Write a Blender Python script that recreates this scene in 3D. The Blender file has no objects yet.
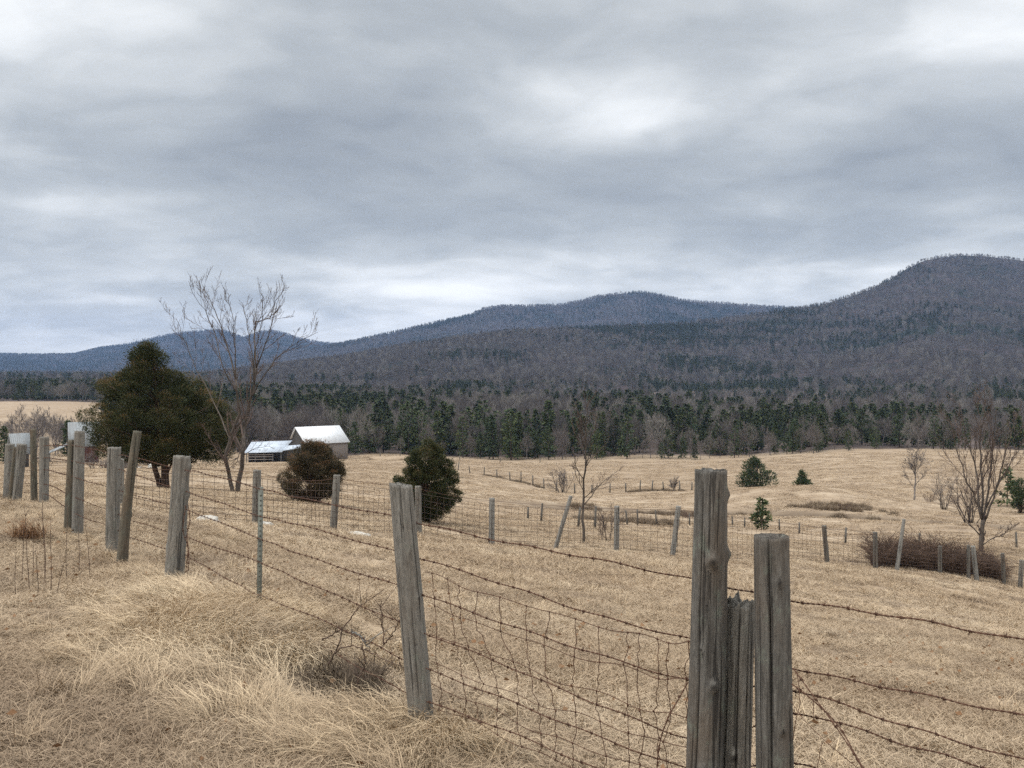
import bpy, math, random
import numpy as np
from mathutils import Vector, Matrix, noise as mnoise

R0 = np.random.RandomState(7)
random.seed(7)
sc = bpy.context.scene
COL = sc.collection

# ------------------------------------------------------------------ camera
F = 1000.0            # focal length in pixels of a 1024 px wide frame
EYE = 1.70
PITCH = math.atan(14.0 / F)
cd = bpy.data.cameras.new('camera'); cam = bpy.data.objects.new('camera', cd); COL.objects.link(cam)
cd.sensor_width = 36.0; cd.lens = 36.0 * F / 1024.0
cd.clip_start = 0.05; cd.clip_end = 30000
cam.location = (0, 0, EYE); cam.rotation_euler = (math.pi / 2 - PITCH, 0, 0)
sc.camera = cam
SP, CP = math.sin(PITCH), math.cos(PITCH)

def W(px, py, d):
    """point seen at pixel (px,py) whose distance along +Y is d"""
    u = (px - 512.0) / F; v = (384.0 - py) / F
    dy = v * SP + CP; dz = v * CP - SP
    s = d / dy
    return np.array([u * s, d, EYE + dz * s])

# ------------------------------------------------------------------ numpy noise
def _hash(ix, iy, seed):
    h = (ix.astype(np.int64) * 374761393 + iy.astype(np.int64) * 668265263 + seed * 974634721) & 0xffffffff
    h = ((h ^ (h >> 13)) * 1274126177) & 0xffffffff
    h = h ^ (h >> 16)
    return (h & 0xffffff) / float(0xffffff)

def vn(x, y, seed=0):
    x = np.asarray(x, float); y = np.asarray(y, float)
    ix = np.floor(x); iy = np.floor(y); fx = x - ix; fy = y - iy
    fx = fx * fx * (3 - 2 * fx); fy = fy * fy * (3 - 2 * fy)
    a = _hash(ix, iy, seed); b = _hash(ix + 1, iy, seed); c = _hash(ix, iy + 1, seed); d = _hash(ix + 1, iy + 1, seed)
    return (a + (b - a) * fx) * (1 - fy) + (c + (d - c) * fx) * fy

def fbm(x, y, seed=0, oct=4):
    s = 0; a = 1; t = 0
    for i in range(oct):
        s = s + a * vn(np.asarray(x) * 2 ** i, np.asarray(y) * 2 ** i, seed + i * 17); t += a; a *= .5
    return s / t      # 0..1

def smooth(a, b, x):
    t = np.clip((np.asarray(x, float) - a) / (b - a), 0, 1)
    return t * t * (3 - 2 * t)

# ------------------------------------------------------------------ objects and meshes
def tag(o, label=None, cat=None, group=None, kind=None):
    if label: o['label'] = label
    if cat: o['category'] = cat
    if group: o['group'] = group
    if kind: o['kind'] = kind
    return o

def empty(name, loc, label=None, cat=None, group=None):
    o = bpy.data.objects.new(name, None); COL.objects.link(o)
    o.location = tuple(loc); o.empty_display_size = .3
    return tag(o, label, cat, group)

class MB:
    """collects vertices and faces, builds one mesh object"""
    def __init__(s):
        s.v = []; s.f = []; s.t = []; s.n = 0
    def add(s, v, faces, tint=0.5):
        v = np.asarray(v, float).reshape(-1, 3)
        for f in faces:
            s.f.append(np.asarray(f, np.int64) + s.n)
        s.v.append(v)
        t = np.full(len(v), tint, float) if np.isscalar(tint) else np.asarray(tint, float)
        s.t.append(t); s.n += len(v)
    def mesh(s, name, origin=(0, 0, 0), mat=None, smooth=False):
        me = bpy.data.meshes.new(name)
        v = np.concatenate(s.v) - np.asarray(origin, float)
        me.vertices.add(len(v)); me.vertices.foreach_set('co', v.astype(np.float32).ravel())
        loops = np.concatenate([f.ravel() for f in s.f])
        tot = np.concatenate([np.full(len(f), f.shape[1]) for f in s.f])
        st = np.concatenate([[0], np.cumsum(tot)[:-1]])
        me.loops.add(len(loops)); me.loops.foreach_set('vertex_index', loops.astype(np.int32))
        me.polygons.add(len(tot)); me.polygons.foreach_set('loop_start', st.astype(np.int32))
        me.polygons.foreach_set('loop_total', tot.astype(np.int32))
        if smooth:
            me.polygons.foreach_set('use_smooth', np.ones(len(tot), bool))
        me.update(calc_edges=True)
        a = me.attributes.new('tint', 'FLOAT', 'POINT'); a.data.foreach_set('value', np.concatenate(s.t).astype(np.float32))
        if mat: me.materials.append(mat)
        return me
    def build(s, name, mat, parent=None, origin=(0, 0, 0), smooth=False):
        """parent given: vertices are in world space, the parent is an unrotated Empty at origin"""
        if parent is not None and tuple(origin) == (0, 0, 0):
            origin = tuple(parent.location)
        o = bpy.data.objects.new(name, s.mesh(name, origin, mat, smooth)); COL.objects.link(o)
        if parent is not None: o.parent = parent
        else: o.location = tuple(origin)
        return o

    # --- shapes
    def tube(s, P, r, k=5, tint=.5, cap=True):
        P = np.asarray(P, float); n = len(P)
        r = np.broadcast_to(np.asarray(r, float), (n,))
        T = np.gradient(P, axis=0); T /= np.linalg.norm(T, axis=1)[:, None] + 1e-9
        ref = np.array([0, 0, 1.]) if abs(T[:, 2]).mean() < .8 else np.array([1., 0, 0])
        A = np.cross(T, ref); A /= np.linalg.norm(A, axis=1)[:, None] + 1e-9
        B = np.cross(T, A)
        an = np.arange(k) * 2 * math.pi / k
        V = P[:, None, :] + r[:, None, None] * (np.cos(an)[None, :, None] * A[:, None, :] + np.sin(an)[None, :, None] * B[:, None, :])
        i = np.arange(n - 1)[:, None] * k; j = np.arange(k)[None, :]; j2 = (j + 1) % k
        q = np.stack([i + j, i + j2, i + k + j2, i + k + j], -1).reshape(-1, 4)
        fs = [q]
        if cap and k > 2:
            fs.append(np.arange(k)[None, ::-1]); fs.append((np.arange(k) + (n - 1) * k)[None, :])
        s.add(V.reshape(-1, 3), fs, tint)
    def box(s, lo, hi, M=None, tint=.5):
        x0, y0, z0 = lo; x1, y1, z1 = hi
        v = np.array([[x0, y0, z0], [x1, y0, z0], [x1, y1, z0], [x0, y1, z0], [x0, y0, z1], [x1, y0, z1], [x1, y1, z1], [x0, y1, z1]], float)
        if M is not None: v = v @ np.asarray(M[0]).T + np.asarray(M[1])
        s.add(v, [np.array([[0, 3, 2, 1], [4, 5, 6, 7], [0, 1, 5, 4], [1, 2, 6, 5], [2, 3, 7, 6], [3, 0, 4, 7]])], tint)
    def diamonds(s, P, D, L, Wd, tint, rs, droop=.15):
        """leaf sprays: one bent diamond each"""
        n = len(P); P = np.asarray(P); D = D / (np.linalg.norm(D, axis=1)[:, None] + 1e-9)
        S = np.cross(D, rs.normal(size=(n, 3))); S /= np.linalg.norm(S, axis=1)[:, None] + 1e-9
        L = np.asarray(L)[:, None]; Wd = np.asarray(Wd)[:, None]
        mid = P + D * L * .45
        tip = P + D * L - np.array([0, 0, 1.]) * L * droop
        V = np.stack([P, mid + S * Wd * .5, tip, mid - S * Wd * .5], 1).reshape(-1, 3)
        q = np.arange(n)[:, None] * 4 + np.arange(4)[None, :]
        s.add(V, [q], np.repeat(tint, 4))
    def blades(s, P, az, el, L, Wd, curl, tint, rs):
        """grass blades: quad, quad and tip, curving over"""
        n = len(P)
        h = np.stack([np.cos(az), np.sin(az), np.zeros(n)], 1)
        sd = np.stack([-np.sin(az), np.cos(az), np.zeros(n)], 1)
        tw = rs.uniform(-.7, .7, n)[:, None]
        sd = sd * np.cos(tw) + np.array([0, 0, 1.]) * np.sin(tw)
        z = np.array([0, 0, 1.]); pts = [P]; e = el.copy()
        p = P.copy()
        for k in range(3):
            p = p + (h * np.cos(e)[:, None] + z * np.sin(e)[:, None]) * (L / 3)[:, None]
            p[:, 2] = np.maximum(p[:, 2], P[:, 2] * 0 + .004)
            pts.append(p.copy()); e = e - curl
            az2 = az + rs.normal(0, .35, n); h = np.stack([np.cos(az2), np.sin(az2), np.zeros(n)], 1)
        w = Wd[:, None] * .5
        V = np.stack([pts[0] - sd * w, pts[0] + sd * w, pts[1] - sd * w, pts[1] + sd * w,
                      pts[2] - sd * w * .7, pts[2] + sd * w * .7, pts[3]], 1).reshape(-1, 3)
        b = np.arange(n)[:, None] * 7
        q = np.concatenate([b + np.array([[0, 1, 3, 2]]), b + np.array([[2, 3, 5, 4]])])
        t = b + np.array([[4, 5, 6]])
        s.add(V, [q, t], np.repeat(tint, 7))

# ------------------------------------------------------------------ materials
def mat(name):
    m = bpy.data.materials.new(name); m.use_nodes = True
    nt = m.node_tree
    b = nt.nodes['Principled BSDF']
    b.inputs['Roughness'].default_value = .85
    b.inputs['Specular IOR Level'].default_value = .25
    return m, nt, b
class N:
    def __init__(s, nt): s.nt = nt
    def node(s, t, **kw):
        n = s.nt.nodes.new(t)
        for k, v in kw.items(): setattr(n, k, v)
        return n
    def link(s, a, b): s.nt.links.new(a, b)
    def noise(s, vec, scale, detail=4, rough=.55, dist=0):
        n = s.node('ShaderNodeTexNoise'); n.inputs['Scale'].default_value = scale
        n.inputs['Detail'].default_value = detail; n.inputs['Roughness'].default_value = rough
        n.inputs['Distortion'].default_value = dist
        if vec is not None: s.link(vec, n.inputs['Vector'])
        return n.outputs['Fac']
    def mapping(s, vec, scale=(1, 1, 1), loc=(0, 0, 0), rot=(0, 0, 0)):
        n = s.node('ShaderNodeMapping'); n.inputs['Scale'].default_value = scale
        n.inputs['Location'].default_value = loc; n.inputs['Rotation'].default_value = rot
        s.link(vec, n.inputs['Vector']); return n.outputs['Vector']
    def ramp(s, fac, stops, mode='LINEAR'):
        n = s.node('ShaderNodeValToRGB'); n.color_ramp.interpolation = mode
        e = n.color_ramp.elements
        while len(e) > 1: e.remove(e[0])
        for i, (p, c) in enumerate(stops):
            el = e[0] if i == 0 else e.new(p)
            el.position = p
            c = (c, c, c) if np.isscalar(c) else c
            el.color = (*c[:3], 1)
        s.link(fac, n.inputs['Fac']); return n.outputs['Color']
    def mix(s, fac, a, b, bt='MIX'):
        n = s.node('ShaderNodeMix', data_type='RGBA', blend_type=bt)
        for i, val in ((0, fac), (6, a), (7, b)):
            sock = n.inputs[i]
            if hasattr(val, 'links'): s.link(val, sock)
            elif np.isscalar(val): sock.default_value = val if i == 0 else (val, val, val, 1)
            else: sock.default_value = (*val[:3], 1)
        return n.outputs[2]
    def math(s, op, a, b=0.0, c=0.0, clamp=False):
        n = s.node('ShaderNodeMath', operation=op, use_clamp=clamp)
        for i, val in enumerate((a, b, c)):
            if hasattr(val, 'links'): s.link(val, n.inputs[i])
            else: n.inputs[i].default_value = val
        return n.outputs[0]
    def attr(s, name): return s.node('ShaderNodeAttribute', attribute_name=name).outputs['Fac']
    def pos(s): return s.node('ShaderNodeNewGeometry').outputs['Position']
    def obj(s): return s.node('ShaderNodeTexCoord').outputs['Object']
    def rnd(s): return s.node('ShaderNodeObjectInfo').outputs['Random']
    def bump(s, h, strength, dist, b):
        n = s.node('ShaderNodeBump'); n.inputs['Strength'].default_value = strength; n.inputs['Distance'].default_value = dist
        s.link(h, n.inputs['Height']); s.link(n.outputs['Normal'], b.inputs['Normal'])

def straw(n, p):
    """colour of the winter grass from world position: straw, pinkish brown and grey patches"""
    big = n.noise(p, .05, 3); mid = n.noise(n.mapping(p, (1, 1, 1), (31, 7, 0)), .45, 5, .6); fine = n.noise(p, 3.0, 4, .65)
    c = n.ramp(mid, [(.28, (.285, .212, .147)), (.44, (.37, .286, .202)), (.56, (.425, .336, .243)), (.74, (.515, .425, .318))])
    c = n.mix(n.ramp(big, [(.42, 0), (.6, 1)]), c, n.mix(.5, c, (.30, .225, .155)))
    c = n.mix(n.math('MULTIPLY', n.ramp(n.noise(n.mapping(p, (1, 1, 1), (3, 50, 0)), .9, 4), [(.52, 0), (.66, 1)]), .6), c, (.215, .16, .118))
    c = n.mix(n.math('MULTIPLY', n.ramp(fine, [(.5, 0), (.75, 1)]), .2), c, (.20, .145, .095))
    # old matted brown grass on the near bank
    ds = n.node('ShaderNodeVectorMath', operation='DISTANCE'); n.link(p, ds.inputs[0]); ds.inputs[1].default_value = (-2.7, 4.4, 0)
    mk = n.math('ADD', n.math('MULTIPLY', ds.outputs['Value'], -.45), n.math('MULTIPLY', n.noise(p, 1.6, 4), 1.8))
    c = n.mix(n.math('MULTIPLY', n.ramp(mk, [(.0, 0), (.55, 1)]), .55), c, (.225, .165, .118))
    return c

def m_ground():
    m, nt, b = mat('winter_grass_ground'); n = N(nt); p = n.pos()
    c = straw(n, p)
    wet = n.attr('wet')
    c = n.mix(n.math('MULTIPLY', wet, .9), c, (.10, .075, .055))
    st = n.noise(n.mapping(p, (.012, .055, .05)), 1.0, 5, .65)
    c = n.mix(n.math('MULTIPLY', n.ramp(st, [(.50, 0), (.66, 1)]), .38), c, (.28, .205, .13))
    c = n.mix(1.0, c, (.86, .85, .84), 'MULTIPLY')  # ground dimmed: shade between the grass blades put into its colour
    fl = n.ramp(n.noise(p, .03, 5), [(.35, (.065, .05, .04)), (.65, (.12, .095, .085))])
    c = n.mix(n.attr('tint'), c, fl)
    n.link(c, b.inputs['Base Color'])
    b.inputs['Roughness'].default_value = 1; b.inputs['Specular IOR Level'].default_value = .05
    h = n.math('ADD', n.noise(p, 9, 5, .7), n.math('MULTIPLY', n.noise(p, 1.3, 4, .6), 2.0))
    n.bump(h, .45, .10, b)
    return m

BROWNS = {'brown_ditch_weed': (.12, .085, .055), 'russet_dead_weed': (.20, .10, .045), 'shade_dark_grass': (.065, .046, .032)}
def m_grass(name, light=1.0, brown=0.0):
    m, nt, b = mat(name); n = N(nt)
    c = straw(n, n.pos()); t = n.attr('tint')
    v = n.ramp(t, [(0, (.42, .37, .31)), (.3, (.85, .82, .78)), (.7, (1.08, 1.06, 1.0)), (1, (1.42, 1.42, 1.34))])
    c = n.mix(1.0, c, v, 'MULTIPLY')
    if light != 1.0: c = n.mix(1.0, c, (light, light, light * .98), 'MULTIPLY')
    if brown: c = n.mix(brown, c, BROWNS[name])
    n.link(c, b.inputs['Base Color']); b.inputs['Roughness'].default_value = .75
    b.inputs['Specular IOR Level'].default_value = .2
    return m

def m_wood(name, dark, mid, light, green=.25, brown=.2):
    m, nt, b = mat(name); n = N(nt); o = n.obj()
    rnd = n.rnd()
    off = n.node('ShaderNodeVectorMath', operation='ADD'); n.link(o, off.inputs[0])
    cb = n.node('ShaderNodeCombineXYZ'); n.link(n.math('MULTIPLY', rnd, 37.0), cb.inputs[2]); n.link(cb.outputs[0], off.inputs[1])
    o = off.outputs[0]
    g = n.noise(n.mapping(o, (34, 34, 2.6)), 1.0, 7, .7, .9)
    g2 = n.noise(n.mapping(o, (120, 120, 9.0)), 1.0, 5, .65, .6)
    gg = n.math('ADD', n.math('MULTIPLY', g, .65), n.math('MULTIPLY', g2, .35))
    c = n.ramp(gg, [(.36, dark), (.47, mid), (.60, light)])
    c = n.mix(n.ramp(n.noise(n.mapping(o, (60, 60, 30)), 1.0, 5, .7), [(.35, .45), (.6, 0)]), c, dark)
    c = n.mix(n.math('MULTIPLY', n.ramp(n.noise(n.mapping(o, (5, 5, 2.2)), 1.0, 4), [(.48, 0), (.66, 1)]), brown), c, (.15, .105, .07))
    lic = n.ramp(n.noise(n.mapping(o, (16, 16, 9)), 1.0, 5, .7), [(.56, 0), (.66, 1)])
    c = n.mix(n.math('MULTIPLY', lic, green), c, (.20, .235, .185))
    # checks: thin dark splits along the grain
    ck = n.noise(n.mapping(o, (60, 60, .9)), 1.0, 3, .5, .3)
    ckm = n.ramp(ck, [(.345, 1), (.375, 0)])
    c = n.mix(n.math('MULTIPLY', ckm, .7), c, (.025, .022, .02))
    c = n.mix(n.ramp(n.attr('tint'), [(0, 1), (.45, 0)]), c, (.022, .018, .015))
    n.link(c, b.inputs['Base Color']); b.inputs['Roughness'].default_value = .92
    h = n.math('SUBTRACT', gg, n.math('MULTIPLY', ckm, .5))
    n.bump(h, 1.0, .02, b)
    return m

def m_bark(name, a, c2, scale=8.0):
    m, nt, b = mat(name); n = N(nt); o = n.pos()
    f = n.noise(n.mapping(o, (scale, scale, scale * .35)), 1.0, 5, .65)
    c = n.mix(1.0, n.ramp(f, [(.35, a), (.65, c2)]), n.ramp(n.attr('tint'), [(0, .62), (1, 1.45)]), 'MULTIPLY')
    n.link(c, b.inputs['Base Color']); b.inputs['Roughness'].default_value = .95
    n.bump(f, .5, .03, b)
    return m

def m_foliage(name, dark, mid, tip, ptint=.35):
    """tint 0..1: from green leaf to the bronze tips of winter cedars"""
    m, nt, b = mat(name); n = N(nt)
    c = n.ramp(n.attr('tint'), [(0, dark), (.45, mid), (.8, tip), (1, tip)])
    c = n.mix(n.math('MULTIPLY', n.rnd(), ptint), c, n.mix(1.0, c, (1.7, 1.45, .9), 'MULTIPLY'))
    n.link(c, b.inputs['Base Color']); b.inputs['Roughness'].default_value = .7
    b.inputs['Specular IOR Level'].default_value = .15
    return m

def m_plain(name, col, var=.25, rough=.85, scale=3.0, metal=0.0, stretch=(1, 1, 1)):
    m, nt, b = mat(name); n = N(nt); o = n.obj()
    f = n.noise(n.mapping(o, stretch), scale, 5, .65)
    lo = tuple(x * (1 - var) for x in col); hi = tuple(min(1, x * (1 + var)) for x in col)
    c = n.ramp(f, [(.3, lo), (.7, hi)])
    n.link(c, b.inputs['Base Color']); b.inputs['Roughness'].default_value = rough; b.inputs['Metallic'].default_value = metal
    return m, nt, b, n, c

def m_roof(name, col, stain, amt):
    m, nt, b = mat(name); n = N(nt); o = n.obj()
    f = n.noise(n.mapping(o, (1.0, .5, .5)), 1.4, 5, .7)
    c = n.mix(n.math('MULTIPLY', n.ramp(f, [(.5, 0), (.62, 1)]), amt), col, stain)
    c = n.mix(n.math('MULTIPLY', n.noise(o, .5, 3), .25), c, n.mix(1, c, (.8, .82, .85), 'MULTIPLY'))
    n.link(c, b.inputs['Base Color']); b.inputs['Roughness'].default_value = .5; b.inputs['Specular IOR Level'].default_value = .4
    return m

def m_planks(name, a, c2, gap, board=.22):
    m, nt, b = mat(name); n = N(nt); o = n.obj()
    w = n.node('ShaderNodeTexWave', wave_type='BANDS', bands_direction='X', wave_profile='SAW')
    w.inputs['Scale'].default_value = .314 / board; w.inputs['Distortion'].default_value = 0
    n.link(o, w.inputs['Vector'])
    f = n.noise(n.mapping(o, (3.5, 3.5, .35)), 1.5, 5, .7)
    c = n.ramp(f, [(.3, a), (.7, c2)])
    c = n.mix(n.ramp(w.outputs['Fac'], [(0, 1), (.1, 0), (.94, 0), (1, 1)]), c, gap)
    n.link(c, b.inputs['Base Color'])
    return m

M_GROUND = m_ground()
M_GRASS = m_grass('dry_grass_blade'); M_TALL = m_grass('tall_dry_grass', 1.12); M_RUSSET = m_grass('russet_dead_weed', .8, .8)
M_DITCH = m_grass('brown_ditch_weed', .8, .6); M_SHADETUFT = m_grass('shade_dark_grass', .5, .8)  # last one: dead grass with the hollow's shade painted into its brown
M_WOOD = m_wood('weathered_grey_wood', (.085, .077, .066), (.175, .161, .14), (.265, .248, .218))
M_WOODD = m_wood('dark_weathered_wood', (.048, .043, .038), (.108, .099, .087), (.178, .167, .149), .35, .35)
M_WOODM = m_wood('mossy_dark_wood', (.05, .042, .032), (.10, .088, .066), (.165, .15, .115), .35, .5)
M_WOODP = m_wood('pale_grey_wood', (.12, .113, .10), (.21, .20, .182), (.30, .288, .262), .12, .1)
M_RUST, *_ = m_plain('rusty_wire', (.085, .042, .026), .45, .8, 40)
M_RUSTL, *_ = m_plain('thin_rusty_wire', (.085, .06, .048), .35, .8, 20)
M_STEEL, *_ = m_plain('faded_green_steel', (.12, .125, .105), .3, .6, 14, 0, (1, 1, .3))
M_BARK = m_bark('grey_brown_bark', (.045, .036, .03), (.10, .083, .07))
M_BARKL = m_bark('pale_grey_bark', (.085, .073, .066), (.165, .145, .132))
M_BARKC = m_bark('cedar_bark', (.06, .04, .03), (.13, .085, .062))
M_TWIG = m_bark('reddish_twig', (.07, .05, .043), (.13, .097, .083), 3)
M_TWIGG = m_bark('grey_twig', (.10, .085, .078), (.18, .155, .143), 3)
M_BRAMBLE = m_bark('bramble_stem', (.055, .036, .028), (.15, .098, .07), 5)
M_CEDAR = m_foliage('cedar_foliage', (.03, .04, .018), (.066, .07, .03), (.18, .112, .05), 0)
M_CEDARB = m_foliage('bronze_cedar_foliage', (.04, .038, .024), (.088, .07, .04), (.20, .108, .058), 0)
M_PINE = m_foliage('pine_foliage', (.026, .044, .024), (.058, .08, .038), (.12, .125, .055))
M_FARPINE = m_foliage('far_pine_foliage', (.02, .035, .021), (.046, .062, .034), (.10, .105, .05), .6)
M_FARTWIG, nt_, b_, n_, c_ = m_plain('far_bare_twigs', (.092, .08, .076), .3, .95, .4)
_c = n_.mix(n_.math('POWER', n_.rnd(), 2.2), c_, (.215, .195, .172)); n_.link(_c, b_.inputs['Base Color'])
M_STONE, *_ = m_plain('pale_field_stone', (.42, .40, .36), .35, .9, 7)
M_ROOFW = m_roof('white_metal_roof', (.66, .67, .68), (.42, .40, .37), .4)
M_ROOFB = m_roof('stained_metal_roof', (.46, .51, .575), (.16, .15, .14), .45)
M_ROOFG = m_roof('grey_metal_roof', (.235, .25, .255), (.18, .165, .155), .5)
M_PLANK = m_planks('grey_barn_boards', (.16, .135, .12), (.30, .265, .24), (.05, .045, .04))
M_PLANKR = m_planks('faded_red_boards', (.075, .035, .03), (.13, .06, .05), (.03, .015, .012))
M_PLANKD = m_planks('dark_shed_boards', (.05, .045, .04), (.11, .10, .09), (.02, .02, .02))
M_DARK, *_ = m_plain('painted_interior_dark', (.02, .019, .018), .3, .95, 2)  # near-black colour stands in for the darkness of open doorways
M_GLASS, *_ = m_plain('dull_window_glass', (.05, .06, .07), .2, .2, 2)

# ------------------------------------------------------------------ ground height
ctrl = [  # pixel x, pixel y, distance along the view
    (178, 578, 8.8), (114, 555, 10.5), (74, 533, 11.5), (40, 505, 14.5), (10, 501, 15.5), (-90, 497, 16), (0, 522, 12.2),
    (410, 728, 5.0), (258, 616, 7.0), (773, 856, 3.7), (330, 690, 5.6), (230, 600, 7.6),
    (100, 700, 5.2), (-100, 640, 6.4), (100, 620, 7.0), (-60, 560, 9.4),
    (560, 700, 6.0), (1000, 700, 7.9), (1200, 790, 5.4), (560, 620, 10.5), (800, 650, 9.8), (400, 590, 11.0), (300, 560, 13.5), (980, 620, 19), (700, 590, 18),
    (120, 506, 16), (180, 518, 17.5), (256, 523, 18.5), (335, 531, 21.5), (418, 534, 24), (492, 545, 25.5), (563, 548, 26.5), (617, 551, 27), (674, 556, 27.5),
    (827, 564.5, 30), (875, 570, 31), (940, 575, 32.5), (974, 580, 33.7), (1021, 587, 35), (1150, 600, 37),
    (162, 490, 41), (235, 494, 38), (310, 503, 30), (427, 522, 30), (583, 545, 28.5), (982, 552, 43), (762, 530, 60), (605, 542, 32), (850, 545, 46),
    (0, 484, 45), (-150, 478, 55), (1100, 548, 55), (660, 528, 48), (950, 528, 66), (500, 512, 60), (350, 486, 70), (150, 476, 80),
    (870, 516, 78), (700, 507, 90), (1000, 522, 80),
    (790, 487.5, 100), (790, 487, 116), (757, 486, 130), (690, 492, 112), (915, 500, 100), (560, 491, 120), (470, 473, 150), (400, 472, 120),
    (900, 470, 160), (1000, 480, 140), (640, 477, 165), (1150, 482, 150),
    (330, 460, 203), (275, 463, 186), (380, 459, 200), (500, 461, 240), (600, 461, 240), (700, 460, 245), (850, 454, 236), (900, 452, 235), (960, 452, 235), (1100, 452, 240),
    (75, 462, 178), (0, 462, 165), (-150, 462, 170),
    (50, 430, 290), (50, 404, 520), (-100, 420, 350), (200, 440, 280), (420, 438, 330), (700, 438, 310), (1000, 438, 310),
    (100, 397, 700), (500, 401, 700), (900, 400, 700), (-100, 397, 700), (1150, 400, 700),
]
_C = [W(*c) for c in ctrl]
_C += [np.array(p, float) for p in [(0, 0, 0), (-1.5, 2, 0), (-3, -3, .1), (3, -3, 0), (2.5, 2, -.1), (-6, 1, .15), (-7, 5, .1), (5, 1.5, -.45), (8, 4, -1.1), (-2.2, 4.5, -.02),
      (-30, 900, -18), (-600, 900, -18), (600, 900, -18)]]
_C = np.array(_C)
def _ab(x, y):
    yy = np.maximum(y, -6) + 8
    return x / yy * 1.6, np.log(yy)
_A = np.stack(_ab(_C[:, 0], _C[:, 1]), 1)
# fit an angular height (z + slope) so that near and far are balanced
def _to(z, y): return (z - EYE) / (np.maximum(y, -6) + 8)
def _k(r): return np.sqrt(r * r + .01)
_n = len(_C)
_D = np.linalg.norm(_A[:, None] - _A[None], axis=2)
_Kf = np.zeros((_n + 3, _n + 3)); _Kf[:_n, :_n] = -_k(_D) + np.eye(_n) * .0015
_Kf[:_n, _n] = 1; _Kf[:_n, _n + 1:] = _A; _Kf[_n:, :_n] = _Kf[:_n, _n:].T
_w = np.linalg.solve(_Kf, np.concatenate([_to(_C[:, 2], _C[:, 1]), [0, 0, 0]]))

def gz(x, y):
    """ground height"""
    x = np.asarray(x, float); y = np.asarray(y, float); sh = np.broadcast(x, y).shape
    x = np.broadcast_to(x, sh).ravel(); y = np.broadcast_to(y, sh).ravel()
    yc = np.minimum(y, 900)
    xc = x * np.where(y > 900, 900 / np.maximum(y, 1), 1)
    out = np.empty(len(x))
    for i in range(0, len(x), 20000):
        xs, ys = xc[i:i + 20000], yc[i:i + 20000]
        a, b = _ab(xs, ys); a = np.clip(a, -1.15, 1.15)
        r = np.sqrt((a[:, None] - _A[None, :, 0]) ** 2 + (b[:, None] - _A[None, :, 1]) ** 2)
        v = (-_k(r)) @ _w[:_n] + _w[_n] + _w[_n + 1] * a + _w[_n + 2] * b
        out[i:i + 20000] = v * (np.maximum(ys, -6) + 8) + EYE
    out = np.where(y > 800, out + (-18 - out) * smooth(800, 900, y), out)
    amp = .05 * smooth(2, 8, y) + .05 * smooth(14, 30, y)
    out += amp * (fbm(x / 1.4, y / 1.4, 3, 3) - .5) * 2
    out += .42 * smooth(35, 80, y) * (fbm(x / 17., y / 17., 9, 3) - .5) * 2
    # the shallow ditch that winds along the bottom of the hollow
    dy = y - (76 + 6 * np.sin(x / 9.0) - .18 * (x - 20))
    out -= .8 * np.exp(-(dy / 2.4) ** 2) * smooth(-4, 8, x)
    # the rough mound of grass by the near fence
    out += .10 * np.exp(-(((x + 1.75) / .7) ** 2 + ((y - 6.3) / .8) ** 2))
    return out.reshape(sh) if sh else float(out[0])

def wet_mask(x, y):
    dy = y - (76 + 6 * np.sin(x / 9.0) - .18 * (x - 20))
    return np.exp(-((dy - .8) / 2.8) ** 2) * smooth(-4, 8, x) * (.45 + 1.2 * vn(x / 4, y / 4, 5))

def on_ground(px, d, dz=0.0):
    x = (px - 512) / F * d
    return np.array([x, d, gz(x, d) + dz])

# forest mask on the valley floor, by world position
def forest_mask(x, y):
    u = x / np.maximum(y, 1)
    px = 512 + u * 1000
    edge = np.interp(px, [-200, 95, 120, 230, 345, 380, 700, 800, 900, 1024, 1300], [560, 560, 250, 232, 222, 250, 254, 252, 246, 246, 246])
    edge = edge + 8 * (vn(x / 12, y / 12, 21) - .5)
    return smooth(2, 12, y - edge)

def build_ground():
    rows = 560; cols = 330
    ys = np.exp(np.linspace(math.log(3.0), math.log(9008), rows)) - 8
    us = np.sign(np.linspace(-1, 1, cols)) * np.abs(np.linspace(-1, 1, cols)) ** 1.25 * 1.25
    U, Y = np.meshgrid(us, ys)
    X = U * (Y + 8)
    Z = gz(X, Y)
    V = np.stack([X, Y, Z], -1).reshape(-1, 3)
    i = np.arange(rows - 1)[:, None] * cols + np.arange(cols - 1)[None]
    q = np.stack([i, i + 1, i + cols + 1, i + cols], -1).reshape(-1, 4)
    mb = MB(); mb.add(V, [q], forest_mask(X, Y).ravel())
    o = mb.build('ground', M_GROUND, smooth=True)
    a = o.data.attributes.new('wet', 'FLOAT', 'POINT'); a.data.foreach_set('value', np.clip(wet_mask(X, Y), 0, 1).astype(np.float32).ravel())
    tag(o, kind='structure')
build_ground()

# ------------------------------------------------------------------ hills and mountains
def m_hill(name, a, b2, c2, scale):
    m, nt, b = mat(name); n = N(nt); p = n.pos()
    f = n.noise(p, scale, 6, .65); g = n.noise(p, scale * 9, 4, .7)
    c = n.ramp(f, [(.38, a), (.5, b2), (.62, c2)])
    c = n.mix(n.ramp(g, [(.4, .65), (.6, 0)]), c, (.02, .025, .02))
    n.link(c, b.inputs['Base Color']); b.inputs['Roughness'].default_value = 1; b.inputs['Specular IOR Level'].default_value = 0
    n.bump(g, .8, 6.0, b)
    return m
M_HILL = m_hill('forest_floor_slope', (.022, .028, .02), (.055, .044, .043), (.075, .06, .06), .006)

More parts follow.
